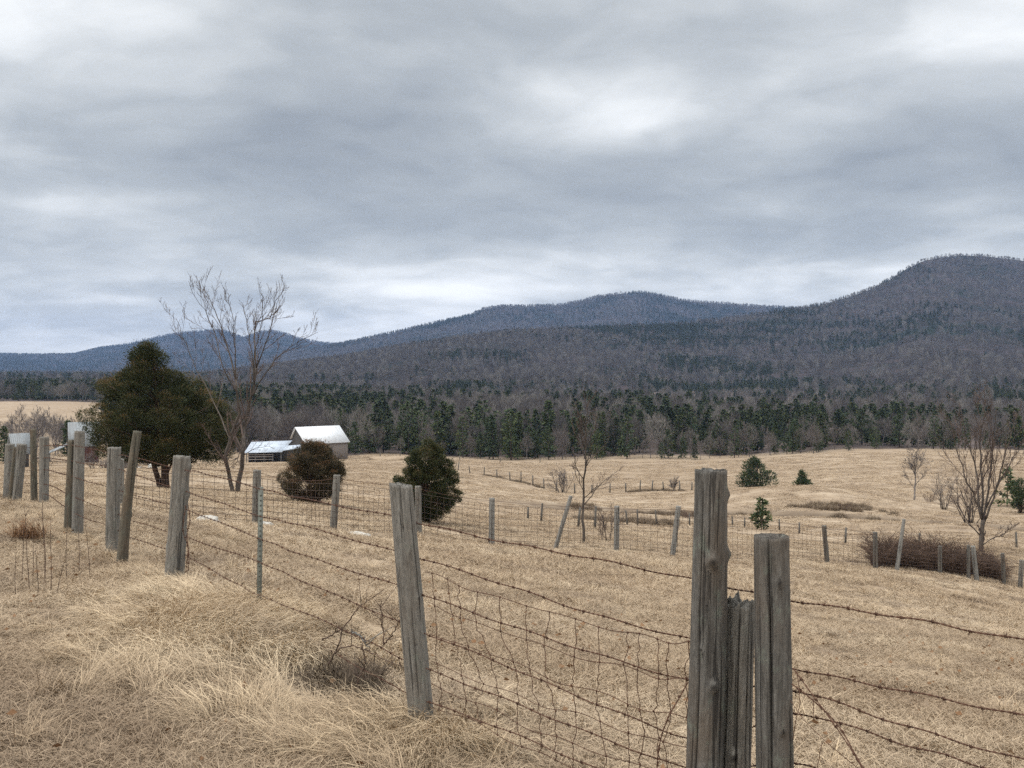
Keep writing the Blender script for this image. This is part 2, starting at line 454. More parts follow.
class Hill:
    def __init__(s, name, ridge, d0, dr, nz, sub, pw=1.0, span=(-300, 1324), seed=1):
        s.rx = [p[0] for p in ridge]; s.ry = [p[1] + sub for p in ridge]; s.d0 = d0; s.dr = dr; s.nz = nz; s.pw = pw; s.span = span; s.seed = seed
        rows, cols = 130, 420
        px = np.linspace(span[0], span[1], cols); t = np.concatenate([np.linspace(0, 1, rows - 12), 1 + np.linspace(.02, .35, 12)])
        PX, T = np.meshgrid(px, t)
        X, Y, Z = s.at(PX, T)
        i = np.arange(rows - 1)[:, None] * cols + np.arange(cols - 1)[None]
        q = np.stack([i, i + 1, i + cols + 1, i + cols], -1).reshape(-1, 4)
        mb = MB(); mb.add(np.stack([X, Y, Z], -1).reshape(-1, 3), [q])
        o = mb.build(name, M_HILL, smooth=True); tag(o, kind='structure')
    def dd(s, px, t):
        d0 = np.interp(px, *s.d0); dr = np.interp(px, *s.dr)
        return d0 + (dr - d0) * t
    def at(s, px, t):
        d = s.dd(px, t); u = (px - 512) / F; x = u * d
        d0 = np.interp(px, *s.d0); dr = np.interp(px, *s.dr)
        e0 = (-24 - EYE) / d0; e1 = (370 - np.interp(px, s.rx, s.ry)) / F
        tt = np.clip(t, 0, 1)
        e = e0 + (e1 - e0) * tt ** s.pw
        z = EYE + e * d
        w = np.sin(np.pi * tt) ** .7
        z = z + s.nz * w * (fbm(x / (s.nz * 9), d / (s.nz * 9), s.seed, 4) - .5) * 2
        z = z - np.maximum(t - 1, 0) * (dr * .55) * np.maximum(e1 - e0, .02) * 6
        return x, d, z

RIDGE_FAR = [(-300, 356), (-120, 352), (0, 352), (75, 352), (100, 345.5), (125, 342), (165, 333), (185, 330), (205, 328), (224, 328), (238, 333), (245, 335), (258, 330), (270, 328), (282, 330), (300, 336), (320, 340), (345, 342), (400, 346), (520, 360), (700, 385)]
RIDGE_MID = [(-300, 395), (180, 380), (250, 360), (300, 351), (345, 342), (372, 336), (400, 330), (430, 323), (470, 314), (484, 308), (500, 305), (530, 305), (560, 304), (580, 300), (600, 295), (620, 292.5), (640, 291), (660, 294), (680, 299), (700, 301), (730, 303), (760, 305.5), (800, 307), (900, 312), (1024, 330), (1324, 380)]
RIDGE_NEAR = [(-300, 384), (100, 382), (200, 376), (270, 366), (345, 357), (400, 346), (450, 338), (506, 331), (560, 328), (605, 326), (680, 323), (720, 319), (760, 313), (790, 308), (815, 305), (850, 295.5), (870, 288), (890, 278), (905, 268), (922, 260), (940, 256), (960, 254.5), (985, 255), (1010, 258), (1040, 262), (1100, 285), (1200, 315), (1324, 330)]
H_FAR = Hill('far_mountain', RIDGE_FAR, ([-300, 1324], [3400, 3400]), ([-300, 1324], [5200, 5200]), 30, 3, 1.0, (-300, 700), 5)
H_MID = Hill('middle_mountain', RIDGE_MID, ([-300, 1324], [2300, 2300]), ([-300, 400, 640, 1324], [3600, 3600, 3900, 3600]), 24, 1.5, 1.05, (100, 1324), 6)
H_NEAR = Hill('wooded_hill', RIDGE_NEAR, ([-300, 200, 400, 600, 800, 1024, 1324], [900, 820, 560, 440, 400, 390, 390]), ([-300, 200, 500, 760, 960, 1324], [1300, 1350, 1600, 1900, 2200, 2300]), 13, 1.5, 1.0, (-300, 1324), 7)

# ------------------------------------------------------------------ instancing for stuff (grass, far woods)
def rot_to_euler(Rm):
    sy = np.sqrt(Rm[:, 0, 0] ** 2 + Rm[:, 1, 0] ** 2)
    return np.stack([np.arctan2(Rm[:, 2, 1], Rm[:, 2, 2]), np.arctan2(-Rm[:, 2, 0], sy), np.arctan2(Rm[:, 1, 0], Rm[:, 0, 0])], 1)

def stuff(name, P, scale, yaw, kind, protos, normals=None, label=None, cat=None):
    n = len(P)
    me = bpy.data.meshes.new(name)
    org = np.asarray(P).mean(0)
    me.vertices.add(n); me.vertices.foreach_set('co', (np.asarray(P) - org).astype(np.float32).ravel())
    if normals is None: E = np.stack([np.zeros(n), np.zeros(n), yaw], 1)
    else:
        z = normals / np.linalg.norm(normals, axis=1)[:, None]
        x = np.stack([np.cos(yaw), np.sin(yaw), np.zeros(n)], 1); x = x - z * (x * z).sum(1)[:, None]; x /= np.linalg.norm(x, axis=1)[:, None]
        y = np.cross(z, x); E = rot_to_euler(np.stack([x, y, z], -1))
    sv = np.asarray(scale); sv = np.repeat(sv[:, None], 3, 1) if sv.ndim == 1 else sv
    for nm, arr in (('scl', sv), ('rot', E)):
        a = me.attributes.new(nm, 'FLOAT_VECTOR', 'POINT'); a.data.foreach_set('vector', arr.astype(np.float32).ravel())
    a = me.attributes.new('pick', 'INT', 'POINT'); a.data.foreach_set('value', np.asarray(kind, np.int32))
    me.update()
    o = bpy.data.objects.new(name, me); o.location = org; COL.objects.link(o)
    ng = bpy.data.node_groups.new(name + '_scatter', 'GeometryNodeTree')
    ng.interface.new_socket('Geometry', in_out='INPUT', socket_type='NodeSocketGeometry')
    ng.interface.new_socket('Geometry', in_out='OUTPUT', socket_type='NodeSocketGeometry')
    nd = ng.nodes; lk = ng.links.new
    gi = nd.new('NodeGroupInput'); go = nd.new('NodeGroupOutput'); mp = nd.new('GeometryNodeMeshToPoints'); lk(gi.outputs[0], mp.inputs['Mesh'])
    jn = nd.new('GeometryNodeJoinGeometry')
    def at(nm, t):
        a = nd.new('GeometryNodeInputNamedAttribute'); a.data_type = t; a.inputs['Name'].default_value = nm; return a.outputs[0]
    sA, rA, kA = at('scl', 'FLOAT_VECTOR'), at('rot', 'FLOAT_VECTOR'), at('pick', 'INT')
    for i, p in enumerate(protos):
        oi = nd.new('GeometryNodeObjectInfo'); oi.inputs['Object'].default_value = p; oi.inputs['As Instance'].default_value = True
        ip = nd.new('GeometryNodeInstanceOnPoints')
        cm = nd.new('FunctionNodeCompare'); cm.data_type = 'INT'; cm.operation = 'EQUAL'
        ii = [s for s in cm.inputs if s.type == 'INT']
        lk(kA, ii[0]); ii[1].default_value = i
        lk(mp.outputs[0], ip.inputs['Points']); lk(cm.outputs[0], ip.inputs['Selection']); lk(oi.outputs['Geometry'], ip.inputs['Instance'])
        lk(rA, ip.inputs['Rotation']); lk(sA, ip.inputs['Scale']); lk(ip.outputs[0], jn.inputs[0])
    lk(jn.outputs[0], go.inputs[0])
    md = o.modifiers.new('scatter', 'NODES'); md.node_group = ng
    tag(o, label, cat, None, 'stuff')
    return o

def proto(name, mb, m):
    o = bpy.data.objects.new(name, mb.mesh(name, (0, 0, 0), m)); o.use_fake_user = True
    return o                                   # never linked to a collection: only the scatters use it
def proto_multi(name, pairs):
    """one proto mesh with several materials"""
    mb = MB(); idx = []
    for k, (b, m) in enumerate(pairs):
        for v in [np.concatenate(b.v)]:
            mb.add(v, b.f, np.concatenate(b.t)); idx += [k] * sum(len(f) for f in b.f)
    me = mb.mesh(name)
    for b, m in pairs: me.materials.append(m)
    me.polygons.foreach_set('material_index', np.array(idx, np.int32))
    o = bpy.data.objects.new(name, me); o.use_fake_user = True
    return o

# ------------------------------------------------------------------ trees
def branch_path(rs, p, d, L, n, wob, lift):
    pts = [p]; d = d / np.linalg.norm(d)
    for i in range(n):
        d = d + rs.normal(0, wob, 3) + np.array([0, 0, lift]); d /= np.linalg.norm(d)
        p = p + d * L / n; pts.append(p)
    return np.array(pts)

def grow(mb, tw, rs, path, r0, r1, level, maxl, spread=.75, ratio=.55, dens=(4, 5, 5, 4), lift=.12, rmin=.004, kmin=3, twl=2, start=.3):
    """tube along path, then children along it; the last levels go into the twig builder"""
    n = len(path); rr = np.linspace(r0, r1, n)
    tgt = mb if level < twl else tw
    tgt.tube(path, rr, max(kmin, 7 - 2 * level), rs.rand(), cap=(level < 2))
    if level >= maxl: return
    seg = np.linalg.norm(np.diff(path, axis=0), axis=1); L = seg.sum()
    m = dens[min(level, len(dens) - 1)]
    for k in range(m):
        f = start + (1 - start) * (k + rs.uniform(.1, .95)) / m
        f = min(f, .985)
        x = f * (n - 1); i = min(int(x), n - 2); p = path[i] + (path[i + 1] - path[i]) * (x - i)
        t = path[i + 1] - path[i]; t = t / np.linalg.norm(t)
        q = rs.normal(size=3); q -= t * q.dot(t); q /= np.linalg.norm(q)
        a = rs.uniform(.6, 1.25) * spread
        d = t * math.cos(a) + q * math.sin(a)
        cl = L * ratio * rs.uniform(.55, 1.15) * (1.15 - .55 * f)
        cr = max(rmin, (r0 + (r1 - r0) * f) * .55)
        grow(mb, tw, rs, branch_path(rs, p, d, cl, 4 if level < 2 else 3, .13, lift), cr, max(rmin * .7, cr * .35), level + 1, maxl, spread, ratio, dens, lift, rmin, kmin, twl, .25)

def limb(pts, d, rs, jit=.25, sub=3, doff=0.0):
    """polyline of pixels -> smooth-ish 3D path round distance d with some depth wander"""
    P = []; off = doff * 0
    for i, (x, y) in enumerate(pts):
        P.append(W(x, y, d + off)); off += rs.normal(doff, jit)
    P = np.array(P); t = np.linspace(0, len(P) - 1, (len(P) - 1) * sub + 1)
    out = np.stack([np.interp(t, np.arange(len(P)), P[:, k]) for k in range(3)], 1)
    sc_ = np.linalg.norm(np.diff(out, axis=0), axis=1).mean()
    out[1:-1] += rs.normal(0, sc_ * .06, out[1:-1].shape)
    return out

def cedar_parts(prof, d, rs, clumps, spr, cr, sl, tip=.5, trunks=(), squash=.9):
    """crown from a silhouette profile [(py, left px, right px)]; returns foliage and wood builders"""
    fo = MB(); wo = MB()
    ys = np.array([p[0] for p in prof], float); xl = np.array([p[1] for p in prof], float); xr = np.array([p[2] for p in prof], float)
    wd = np.interp(np.linspace(ys[0], ys[-1], 200), ys, xr - xl); cy = np.linspace(ys[0], ys[-1], 200)
    pr = wd + .22 * wd.max(); pr = pr / pr.sum(); s = d / F
    ax = np.interp(ys.mean(), ys, (xl + xr) / 2)
    for k in range(clumps):
        y = rs.choice(cy, p=pr) + rs.uniform(-2, 2); l = np.interp(y, ys, xl); r = np.interp(y, ys, xr)
        c = (l + r) / 2; hw = (r - l) / 2 * s
        an = rs.uniform(0, 2 * math.pi); rad = rs.uniform(.15, 1.15) ** .5
        cr_ = min(cr * rs.uniform(.45, 1.4), hw * .8 + .04)
        off = max(hw - cr_ * .6, 0) * rad
        C = W(c, y, d); C = C + np.array([math.cos(an) * off, math.sin(an) * off * squash, 0])
        n = int(spr * (cr_ / cr) ** 1.6) + 8
        U = rs.normal(size=(n, 3)); U /= np.linalg.norm(U, axis=1)[:, None]
        U[:, 2] = U[:, 2] * .8
        rr = rs.uniform(.35, 1.0, n) ** .5; rr = np.where(rs.rand(n) < .16, rs.uniform(1.0, 1.55, n), rr)
        P = C + U * (cr_ * rr)[:, None]
        out = (P - W(ax, y + 25 * s, d)); out /= np.linalg.norm(out, axis=1)[:, None] + 1e-6
        D = U * .55 + out * .5 + np.array([0, 0, .7]) + rs.normal(0, .3, (n, 3))
        ct = rs.uniform(-.15, .2)
        t = np.clip(.18 + ct + rs.normal(0, .14, n) + tip * np.clip(U[:, 2], 0, 1) * rs.uniform(.2, 1, n) * rad, 0, 1)
        fo.diamonds(P, D, sl * rs.uniform(.6, 1.7, n), sl * rs.uniform(.16, .34, n), t, rs)
        T = W(ax + rs.uniform(-2, 2), min(y + 10 + 18 * rad, ys[-1] + 6), d)
        wo.tube(np.linspace(T, C, 4) + rs.normal(0, .02, (4, 3)), np.linspace(.035, .01, 4) * cr / .4, 4)
    return fo, wo

def tree_thing(name, base, label, cat, parts, group=None):
    o = empty(name, base, label, cat, group)
    for nm, mb, m in parts:
        if mb.v: mb.build(nm, m, o)
    return o

def conifer(seed, h=12., r=2.6, whorls=13, per=6, spray=16, sl=.75, open_=0.0, tipy=.3):
    q = np.random.RandomState(seed); fo = MB(); tr = MB()
    lean = q.normal(0, .02, 2)
    tr.tube(np.array([[0, 0, -.05 * h], [lean[0] * h * .3, lean[1] * h * .3, h * .5], [lean[0] * h, lean[1] * h, h * .97]]), [h * .016, h * .011, h * .002], 6)
    Ps, Ds, Ls, Ts = [], [], [], []
    for w in range(whorls):
        f = (w + .3) / whorls; z = h * (.06 + .94 * f)
        R = r * ((1 - f) ** .75 + .04) * q.uniform(.7, 1.2) * (1 - .3 * (f < .12))
        for k in range(per):
            if q.rand() < open_: continue
            a = q.uniform(0, 2 * math.pi); Rk = R * q.uniform(.6, 1.15)
            tl = np.array([math.cos(a), math.sin(a), q.uniform(-.05, .35)])
            n = int(spray * (.45 + .8 * Rk / r)) + 3
            g = q.uniform(.15, 1, n) ** .8
            P = np.array([lean[0] * z, lean[1] * z, z]) + tl * (g * Rk)[:, None] + q.normal(0, .16 * sl, (n, 3))
            D = tl + q.normal(0, .55, (n, 3)) + [0, 0, .3]
            Ps.append(P); Ds.append(D); Ls.append(sl * q.uniform(.6, 1.4, n)); Ts.append(np.clip(.25 + q.normal(0, .14, n) + q.uniform(-.1, .12) + tipy * g * q.uniform(0, 1, n), 0, 1))
    P = np.concatenate(Ps); L = np.concatenate(Ls)
    fo.diamonds(P, np.concatenate(Ds), L, L * .42, np.concatenate(Ts), q, .2)
    return tr, fo

rs = np.random.RandomState(11)
# --- big cedar
def big_cedar():
    d = 41.0; prof = [(345, 143, 153), (352, 135, 160), (362, 129, 170), (372, 126, 176), (379, 115, 178), (385, 103, 196), (393, 98, 206), (402, 99, 216), (410, 90, 232), (418, 88, 240), (430, 90, 242), (442, 93, 240), (448, 96, 236), (454, 104, 226), (459, 120, 210)]
    fo, wo = cedar_parts(prof, d, rs, 185, 1050, .42, .085, .72)
    b = W(163, 490, d); b[2] = gz(b[0], b[1])
    tr = MB()
    for pts, r in (([(165, 494), (165, 470), (162, 440), (157, 400), (150, 352)], .19), ([(160, 493), (157, 474), (150, 452), (140, 420), (134, 385)], .14), ([(166, 478), (175, 455), (190, 430)], .06)):
        q = limb(pts, d, rs, .05); tr.tube(q, np.linspace(r, r * .25, len(q)), 8)
    tree_thing('cedar_tree', b, 'big broad dark cedar tree with bronze tinged foliage behind the left fence posts', 'tree', [('trunk', tr, M_BARKC), ('branch', wo, M_BARKC), ('crown', fo, M_CEDAR)])
big_cedar()
def juniper():
    d = 30.0; prof = [(447, 300, 322), (452, 293, 332), (460, 286, 338), (468, 282, 344), (476, 279, 345), (484, 279, 345), (490, 284, 338), (496, 296, 326), (501, 305, 318)]
    fo, wo = cedar_parts(prof, d, rs, 95, 700, .19, .055, .85)
    b = W(310, 504, d); b[2] = gz(b[0], b[1]); tr = MB()
    q = limb([(310, 507), (311, 498), (312, 480), (312, 455)], d, rs, .02); tr.tube(q, np.linspace(.06, .015, len(q)), 7)
    tree_thing('juniper_bush', b, 'rounded bronze brown juniper bush in front of the white roofed barn', 'bush', [('trunk', tr, M_BARKC), ('branch', wo, M_BARKC), ('crown', fo, M_CEDARB)])
    d = 30.0; prof = [(444, 425, 431), (449, 414, 440), (456, 408, 448), (465, 402, 452), (474, 398, 455), (484, 395, 459), (494, 393, 463), (502, 394, 465), (509, 402, 458), (516, 415, 444)]
    fo, wo = cedar_parts(prof, d, rs, 135, 700, .18, .055, .36)
    b = W(427, 522, d); b[2] = gz(b[0], b[1]); tr = MB()
    for pts, r in (([(429, 525), (428, 505), (427, 480), (427, 452)], .045), ([(425, 524), (423, 508), (420, 490)], .035)):
        q = limb(pts, d, rs, .02); tr.tube(q, np.linspace(r, r * .3, len(q)), 7)
    tree_thing('cedar_shrub', b, 'dense dark green cedar shrub right behind the leaning grey post', 'bush', [('trunk', tr, M_BARKC), ('branch', wo, M_BARKC), ('crown', fo, M_CEDAR)])
juniper()

def young_pines():
    for nm, lab, px, d, h, r, m, sd in (('young_pine', 'little open pine sapling standing just left above the short thick grey post', 762, 60., 1.95, .72, M_PINE, 501),
                               ('pine_tree', 'light green pine standing behind the bare tree at the right edge', 1008, 100., 3.9, 1.25, M_PINE, 502)):
        b = on_ground(px, d); tr, fo = conifer(sd, h, r, 9, 6, 9, .28 if h < 3 else .42, .12, .6)
        for k in (tr, fo): k.v = [np.concatenate(k.v) + b]; k.t = [np.concatenate(k.t)]
        tree_thing(nm, b, lab, 'tree', [('trunk', tr, M_BARKC), ('crown', fo, m)])
    for nm, lab, d, prof, tip, n, mt in (
        ('pine_bush', 'wide spreading young evergreen clump on the far meadow knoll', 130., [(459, 752, 756), (464, 746, 764), (470, 742, 772), (478, 739, 775), (486, 737, 778)], .45, 70, M_PINE),
        ('pine_bush', 'small round evergreen alone on the meadow right of the wide evergreen clump', 130., [(472, 801, 803), (477, 798, 807), (483, 795, 810), (487, 793, 811)], .1, 25, M_PINE),
        ('pine_tree', 'dark pine half cut off by the right edge of the picture', 92., [(480, 1018, 1022), (490, 1013, 1028), (500, 1011, 1032), (508, 1014, 1030)], .1, 40, M_PINE)):
        s = d / F; mid = (prof[-1][1] + prof[-1][2]) / 2
        fo, wo = cedar_parts(prof, d, rs, n, 60, (2.6 if nm == 'young_pine' else 3.6) * s, 2.6 * s, tip)
        b = on_ground(mid, d); tr = MB(); q = np.array([b - [0, 0, .2], W(mid, prof[-2][0], d), W(mid, prof[0][0] + 2, d)]); tr.tube(q, [.9 * s, .7 * s, .2 * s], 6)
        tree_thing(nm, b, lab, 'tree', [('trunk', tr, M_BARKC), ('branch', wo, M_BARKC), ('crown', fo, mt)])
young_pines()

# --- bare trees drawn from limbs
def bare_tree(name, d, limbs, label, cat, mt, mtw, seed, thin=.68, ratio=.42, dens=(7, 5, 4), maxl=3, rmin=.006, lift=.1, spread=.7, jit=.25, base_px=None):
    r = np.random.RandomState(seed); tr = MB(); tw = MB()
    b = on_ground(base_px if base_px else limbs[0][0][0][0], d)
    for pts, r0, r1, lev in limbs:
        pth = limb(pts, d, r, jit)
        if lev == 0: pth[0] = pth[0] * [1, 1, 0] + [0, 0, b[2] - .1]
        r0, r1 = r0 * thin, r1 * thin
        grow(tr, tw, r, pth, r0, r1, lev, maxl, spread, ratio, dens, lift, rmin, 3, 2, .45 if lev == 0 else .2)
    return tree_thing(name, b, label, cat, [('trunk', tr, mt), ('twigs', tw, mtw)])

bare_tree('bare_tree', 38., [
    ([(237, 495), (240, 474), (243, 452), (244, 428), (249, 405), (254, 385), (256, 366)], .17, .075, 1),
    ([(233, 495), (229, 476), (226, 455), (231, 436), (240, 414), (236, 380)], .15, .065, 1),
    ([(256, 366), (254, 340), (256, 322), (270, 318), (275, 302), (284, 290)], .055, .012, 1),
    ([(256, 368), (266, 345), (273, 318), (279, 298)], .05, .01, 1),
    ([(251, 398), (262, 378), (275, 360), (290, 347), (305, 338), (318, 332)], .05, .01, 1),
    ([(236, 380), (228, 350), (220, 325), (212, 302), (202, 284)], .055, .01, 1),
    ([(236, 382), (235, 350), (234, 322), (228, 300)], .05, .01, 1),
    ([(238, 395), (222, 365), (215, 335), (205, 310), (192, 292)], .045, .009, 1),
    ([(230, 440), (215, 405), (198, 372), (186, 345), (176, 318)], .05, .009, 1),
    ([(254, 380), (252, 352), (247, 326), (243, 305)], .045, .009, 1),
    ([(254, 385), (255, 350), (262, 325), (262, 300)], .04, .009, 1),
    ([(243, 440), (236, 462), (228, 470)], .04, .01, 1),
    ([(244, 455), (256, 448), (270, 446)], .03, .008, 2)],
    'tall bare twin trunk tree between the big cedar and the barn', 'tree', M_BARK, M_TWIG, 5, .6, .36, (12, 10, 7, 4), 4, .005, .12, .6, .3, 235)
bare_tree('bare_sapling', 28.5, [
    ([(583, 546), (583, 520), (584, 490), (585, 460), (586, 430), (588, 400)], .055, .012, 0),
    ([(584, 505), (595, 490), (607, 478), (620, 470)], .022, .005, 1),
    ([(584, 498), (598, 486), (612, 482)], .018, .005, 1),
    ([(584, 492), (578, 480), (573, 466)], .014, .004, 1),
    ([(585, 450), (580, 435), (577, 418)], .016, .004, 1),
    ([(586, 446), (594, 430), (597, 412)], .016, .004, 1)],
    'slim bare sapling with a forked side branch standing just behind the wire fence', 'tree', M_BARK, M_TWIG, 8, .8, .30, (14, 9, 6, 3), 4, .004, .14, .65, .12)
bare_tree('bare_tree', 43., [
    ([(981, 552), (982, 535), (983, 520)], .15, .12, 1),
    ([(983, 522), (976, 500), (965, 475), (957, 450), (951, 424)], .075, .012, 1),
    ([(983, 522), (979, 492), (974, 462), (966, 436), (961, 409)], .08, .012, 1),
    ([(983, 522), (982, 490), (981, 455), (980, 425), (983, 403)], .085, .012, 1),
    ([(983, 522), (988, 492), (992, 460), (994, 430), (997, 406)], .08, .012, 1),
    ([(983, 524), (993, 498), (1000, 470), (1008, 446), (1017, 421)], .075, .012, 1),
    ([(986, 508), (1002, 478), (1013, 458), (1022, 446)], .055, .01, 1),
    ([(981, 536), (970, 525), (960, 510), (956, 500)], .045, .01, 1),
    ([(982, 545), (992, 538), (1005, 534), (1012, 526)], .035, .01, 1)],
    'bare tree with many rising limbs and fine brown twigs above the bramble thicket', 'tree', M_BARK, M_TWIG, 9, .7, .40, (12, 10, 8, 5), 4, .006, .16, .55, .3, 981)
bare_tree('bare_tree', 100., [
    ([(914, 502), (915, 485), (916, 468), (917, 454)], .16, .03, 0),
    ([(915, 490), (909, 480), (905, 472)], .06, .02, 1), ([(915, 486), (922, 477), (926, 470)], .06, .02, 1),
    ([(916, 478), (911, 466), (909, 458)], .05, .02, 1), ([(916, 474), (921, 464), (923, 457)], .05, .02, 1)],
    'small pale bare tree alone on the right meadow', 'tree', M_BARKL, M_TWIGG, 10, .6, .5, (12, 9, 6), 3, .014, .08, .8, .4)
def bush(name, px, d, h, w, label, seed, mt, mtw, stems=9, rmin=.006, lv=3, cat='bush', dens=(7, 7, 5)):
    r = np.random.RandomState(seed); tr = MB(); tw = MB(); b = on_ground(px, d)
    for k in range(stems):
        a = r.uniform(0, 2 * math.pi); o = r.uniform(0, .12) * w
        t = r.uniform(.25, 1) * w * .5 / h
        dr = np.array([math.cos(a) * t, math.sin(a) * t, 1.0])
        L = h * r.uniform(.6, 1.0)
        p = b + np.array([math.cos(a) * o, math.sin(a) * o, -.05])
        grow(tr, tw, r, branch_path(r, p, dr, L, 6, .14, .03), max(h * .008, rmin * 1.5), rmin * .7, 1, lv, .75, .5, dens, .05, rmin * .7, 3, 2, .15)
    return tree_thing(name, b, label, cat, [('stems', tr, mt), ('twigs', tw, mtw)])
bush('bare_bush', 562, 120., 3.2, 4.2, 'round bare bush standing at the fence line in the middle of the far meadow', 3, M_BARK, M_TWIGG, 12, .022, 3)
bush('bare_bush', 607, 31., 1.25, 1.1, 'low bare thorny bush just right of the slim sapling', 4, M_BARK, M_TWIG, 7, .006, 3)
bush('bare_bush', 930, 100., 1.2, 2.6, 'low brown bush at the foot of the small pale bare tree', 6, M_BRAMBLE, M_BRAMBLE, 12, .014, 2)
bush('bare_bush', 714, 118., 2.4, 2.6, 'greyish bare bush beside the tall knotted post on the meadow', 12, M_BARKL, M_TWIGG, 10, .02, 3)
bush('bare_bush', 674, 118., 1.7, 2.0, 'small bare bush at the meadow fence left of the tall knotted post', 13, M_BARK, M_TWIGG, 8, .02, 3)
bush('bare_bush', 972, 75., 4.3, 4.5, 'dark bare bush behind the trunk of the many limbed tree', 14, M_BARK, M_TWIG, 14, .012, 3)
bush('bare_bush', 945, 92., 4.0, 3.0, 'thin bare brush between the pale bare tree and the many limbed tree', 15, M_BARK, M_TWIGG, 9, .012, 3)
bush('brush_clump', 688, 75., 1.0, 4.0, 'dark low brush in the hollow beside the tall knotted post', 16, M_BRAMBLE, M_BRAMBLE, 16, .012, 2)
bush('brush_clump', 848, 82., 1.0, 3.4, 'dark weedy brush along the ditch right of the short thick post', 17, M_BRAMBLE, M_BRAMBLE, 18, .012, 2)
bush('brush_clump', 636, 60., .7, 3.0, 'low brown brush in the hollow between the two leaning fence sticks', 18, M_BRAMBLE, M_BRAMBLE, 12, .01, 2)

def thicket():
    r = np.random.RandomState(31); mb = MB(); b = on_ground(940, 33.5)
    for k in range(2300):
        f = r.rand(); px = 872 + 132 * f; d = 32.4 + 3.2 * f + r.uniform(-.1, 1.7)
        p = on_ground(px, d, -.03) if k < 1 else None
        x = (px - 512) / F * d; p = np.array([x, d, 0.])
        h = (.75 + .85 * float(vn(f * 9, .5, 77))) * min(1, f * 9 + .35, (1 - f) * 7 + .45) * r.uniform(.55, 1.15)
        a = r.uniform(0, 2 * math.pi); L = h * r.uniform(.8, 1.35)
        P = [p]; dr = np.array([math.cos(a) * .35, math.sin(a) * .35, 1.0])
        for i in range(5):
            dr = dr / np.linalg.norm(dr); P.append(P[-1] + dr * L / 5); dr = dr + np.array([math.cos(a) * .16, math.sin(a) * .16, -.17]) + r.normal(0, .12, 3)
        mb.tube(np.array(P), np.linspace(.008, .004, 6), 3, r.rand(), False)
        for q in range(3):
            i = r.randint(1, 5); v = r.normal(size=3); v[2] = abs(v[2]); mb.tube(np.array([P[i], P[i] + v * .13, P[i] + v * .24 + [0, 0, -.03]]), [.004, .003, .002], 3, r.rand(), False)
    V = np.concatenate(mb.v); V[:, 2] += gz(V[:, 0], V[:, 1]); mb.v = [V]; mb.t = [np.concatenate(mb.t)]
    o = mb.build('bramble_thicket', M_BRAMBLE, origin=tuple(b))
    tag(o, 'long low reddish brown bramble thicket along the fence under the right tree', 'thicket')
thicket()

# ------------------------------------------------------------------ woods
def bare(seed, h=11., lv=3, rmin=.03, dens=(7, 5, 4), k0=3, spread=.62):
    q = np.random.RandomState(seed); tr = MB(); tw = MB()
    pth = branch_path(q, np.array([0, 0, -.5]), np.array([q.normal(0, .06), q.normal(0, .06), 1]), h * .95, 7, .045, .05)
    grow(tr, tw, q, pth, h * .014, h * .003, 0, lv, spread, .42, dens, .12, rmin, 3, 1, .25)
    return tr, tw

def twig_haze(tw, seed, h, n, rx, wd):
    q = np.random.RandomState(seed); U = q.normal(size=(n, 3)); U /= np.linalg.norm(U, axis=1)[:, None]; U *= q.uniform(.2, 1, n)[:, None] ** .45
    P = U * [rx, rx, h * .33] + [0, 0, h * .62]; P[:, :2] *= (1 - .35 * np.clip(U[:, 2:3], -1, 1))
    tw.diamonds(P, U * .7 + [0, 0, .9] + q.normal(0, .3, (n, 3)), q.uniform(.8, 1.7, n), np.full(n, wd), q.rand(n), q, 0)
# protos shared by the wood stuff (never seen on their own)
P_CON = []; P_BAR = []
for i in range(4):
    tr, fo = conifer(40 + i, 10.5, 2.7 + .4 * (i % 3), 10, 7, 20, .72, .12)
    P_CON.append(proto_multi('far_conifer', [(tr, M_BARK), (fo, M_FARPINE)]))
for i in range(4):
    tr, tw = bare(60 + i, 11, 3, .04, (8, 6, 3)); twig_haze(tw, 160 + i, 11, 620, 2.5 + .3 * i, .085)
    P_BAR.append(proto_multi('far_bare_tree', [(tr, M_FARTWIG), (tw, M_FARTWIG)]))
PROTOS = P_CON + P_BAR

def conifer_prob(px, py, x, y):
    """how green the wood is, in bands and patches as on the hillside"""
    n1 = fbm(x / 260., y / 260., 33, 3); n2 = fbm(x / 70., y / 70., 35, 3)
    p = .37 + 3.0 * (n1 - .5) + 2.2 * (n2 - .5)
    p += .50 * np.exp(-((py - (410 - .012 * (px - 870))) / 14) ** 2) * smooth(640, 760, px)        # dark strip on the right
    p += .34 * smooth(376, 398, py) * smooth(760, 640, px) * smooth(300, 360, px) - .18 * smooth(405, 425, py) * smooth(640, 760, px)
    p += .45 * smooth(300, 140, px)
    p -= .38 * np.exp(-((py - 362) / 24) ** 2) * smooth(430, 560, px)      # purple bare slopes
    p += .28 * np.exp(-((py - 330) / 12) ** 2) * smooth(560, 700, px) * smooth(960, 840, px)
    p -= .25 * smooth(800, 880, px) * smooth(330, 290, py)
    return p

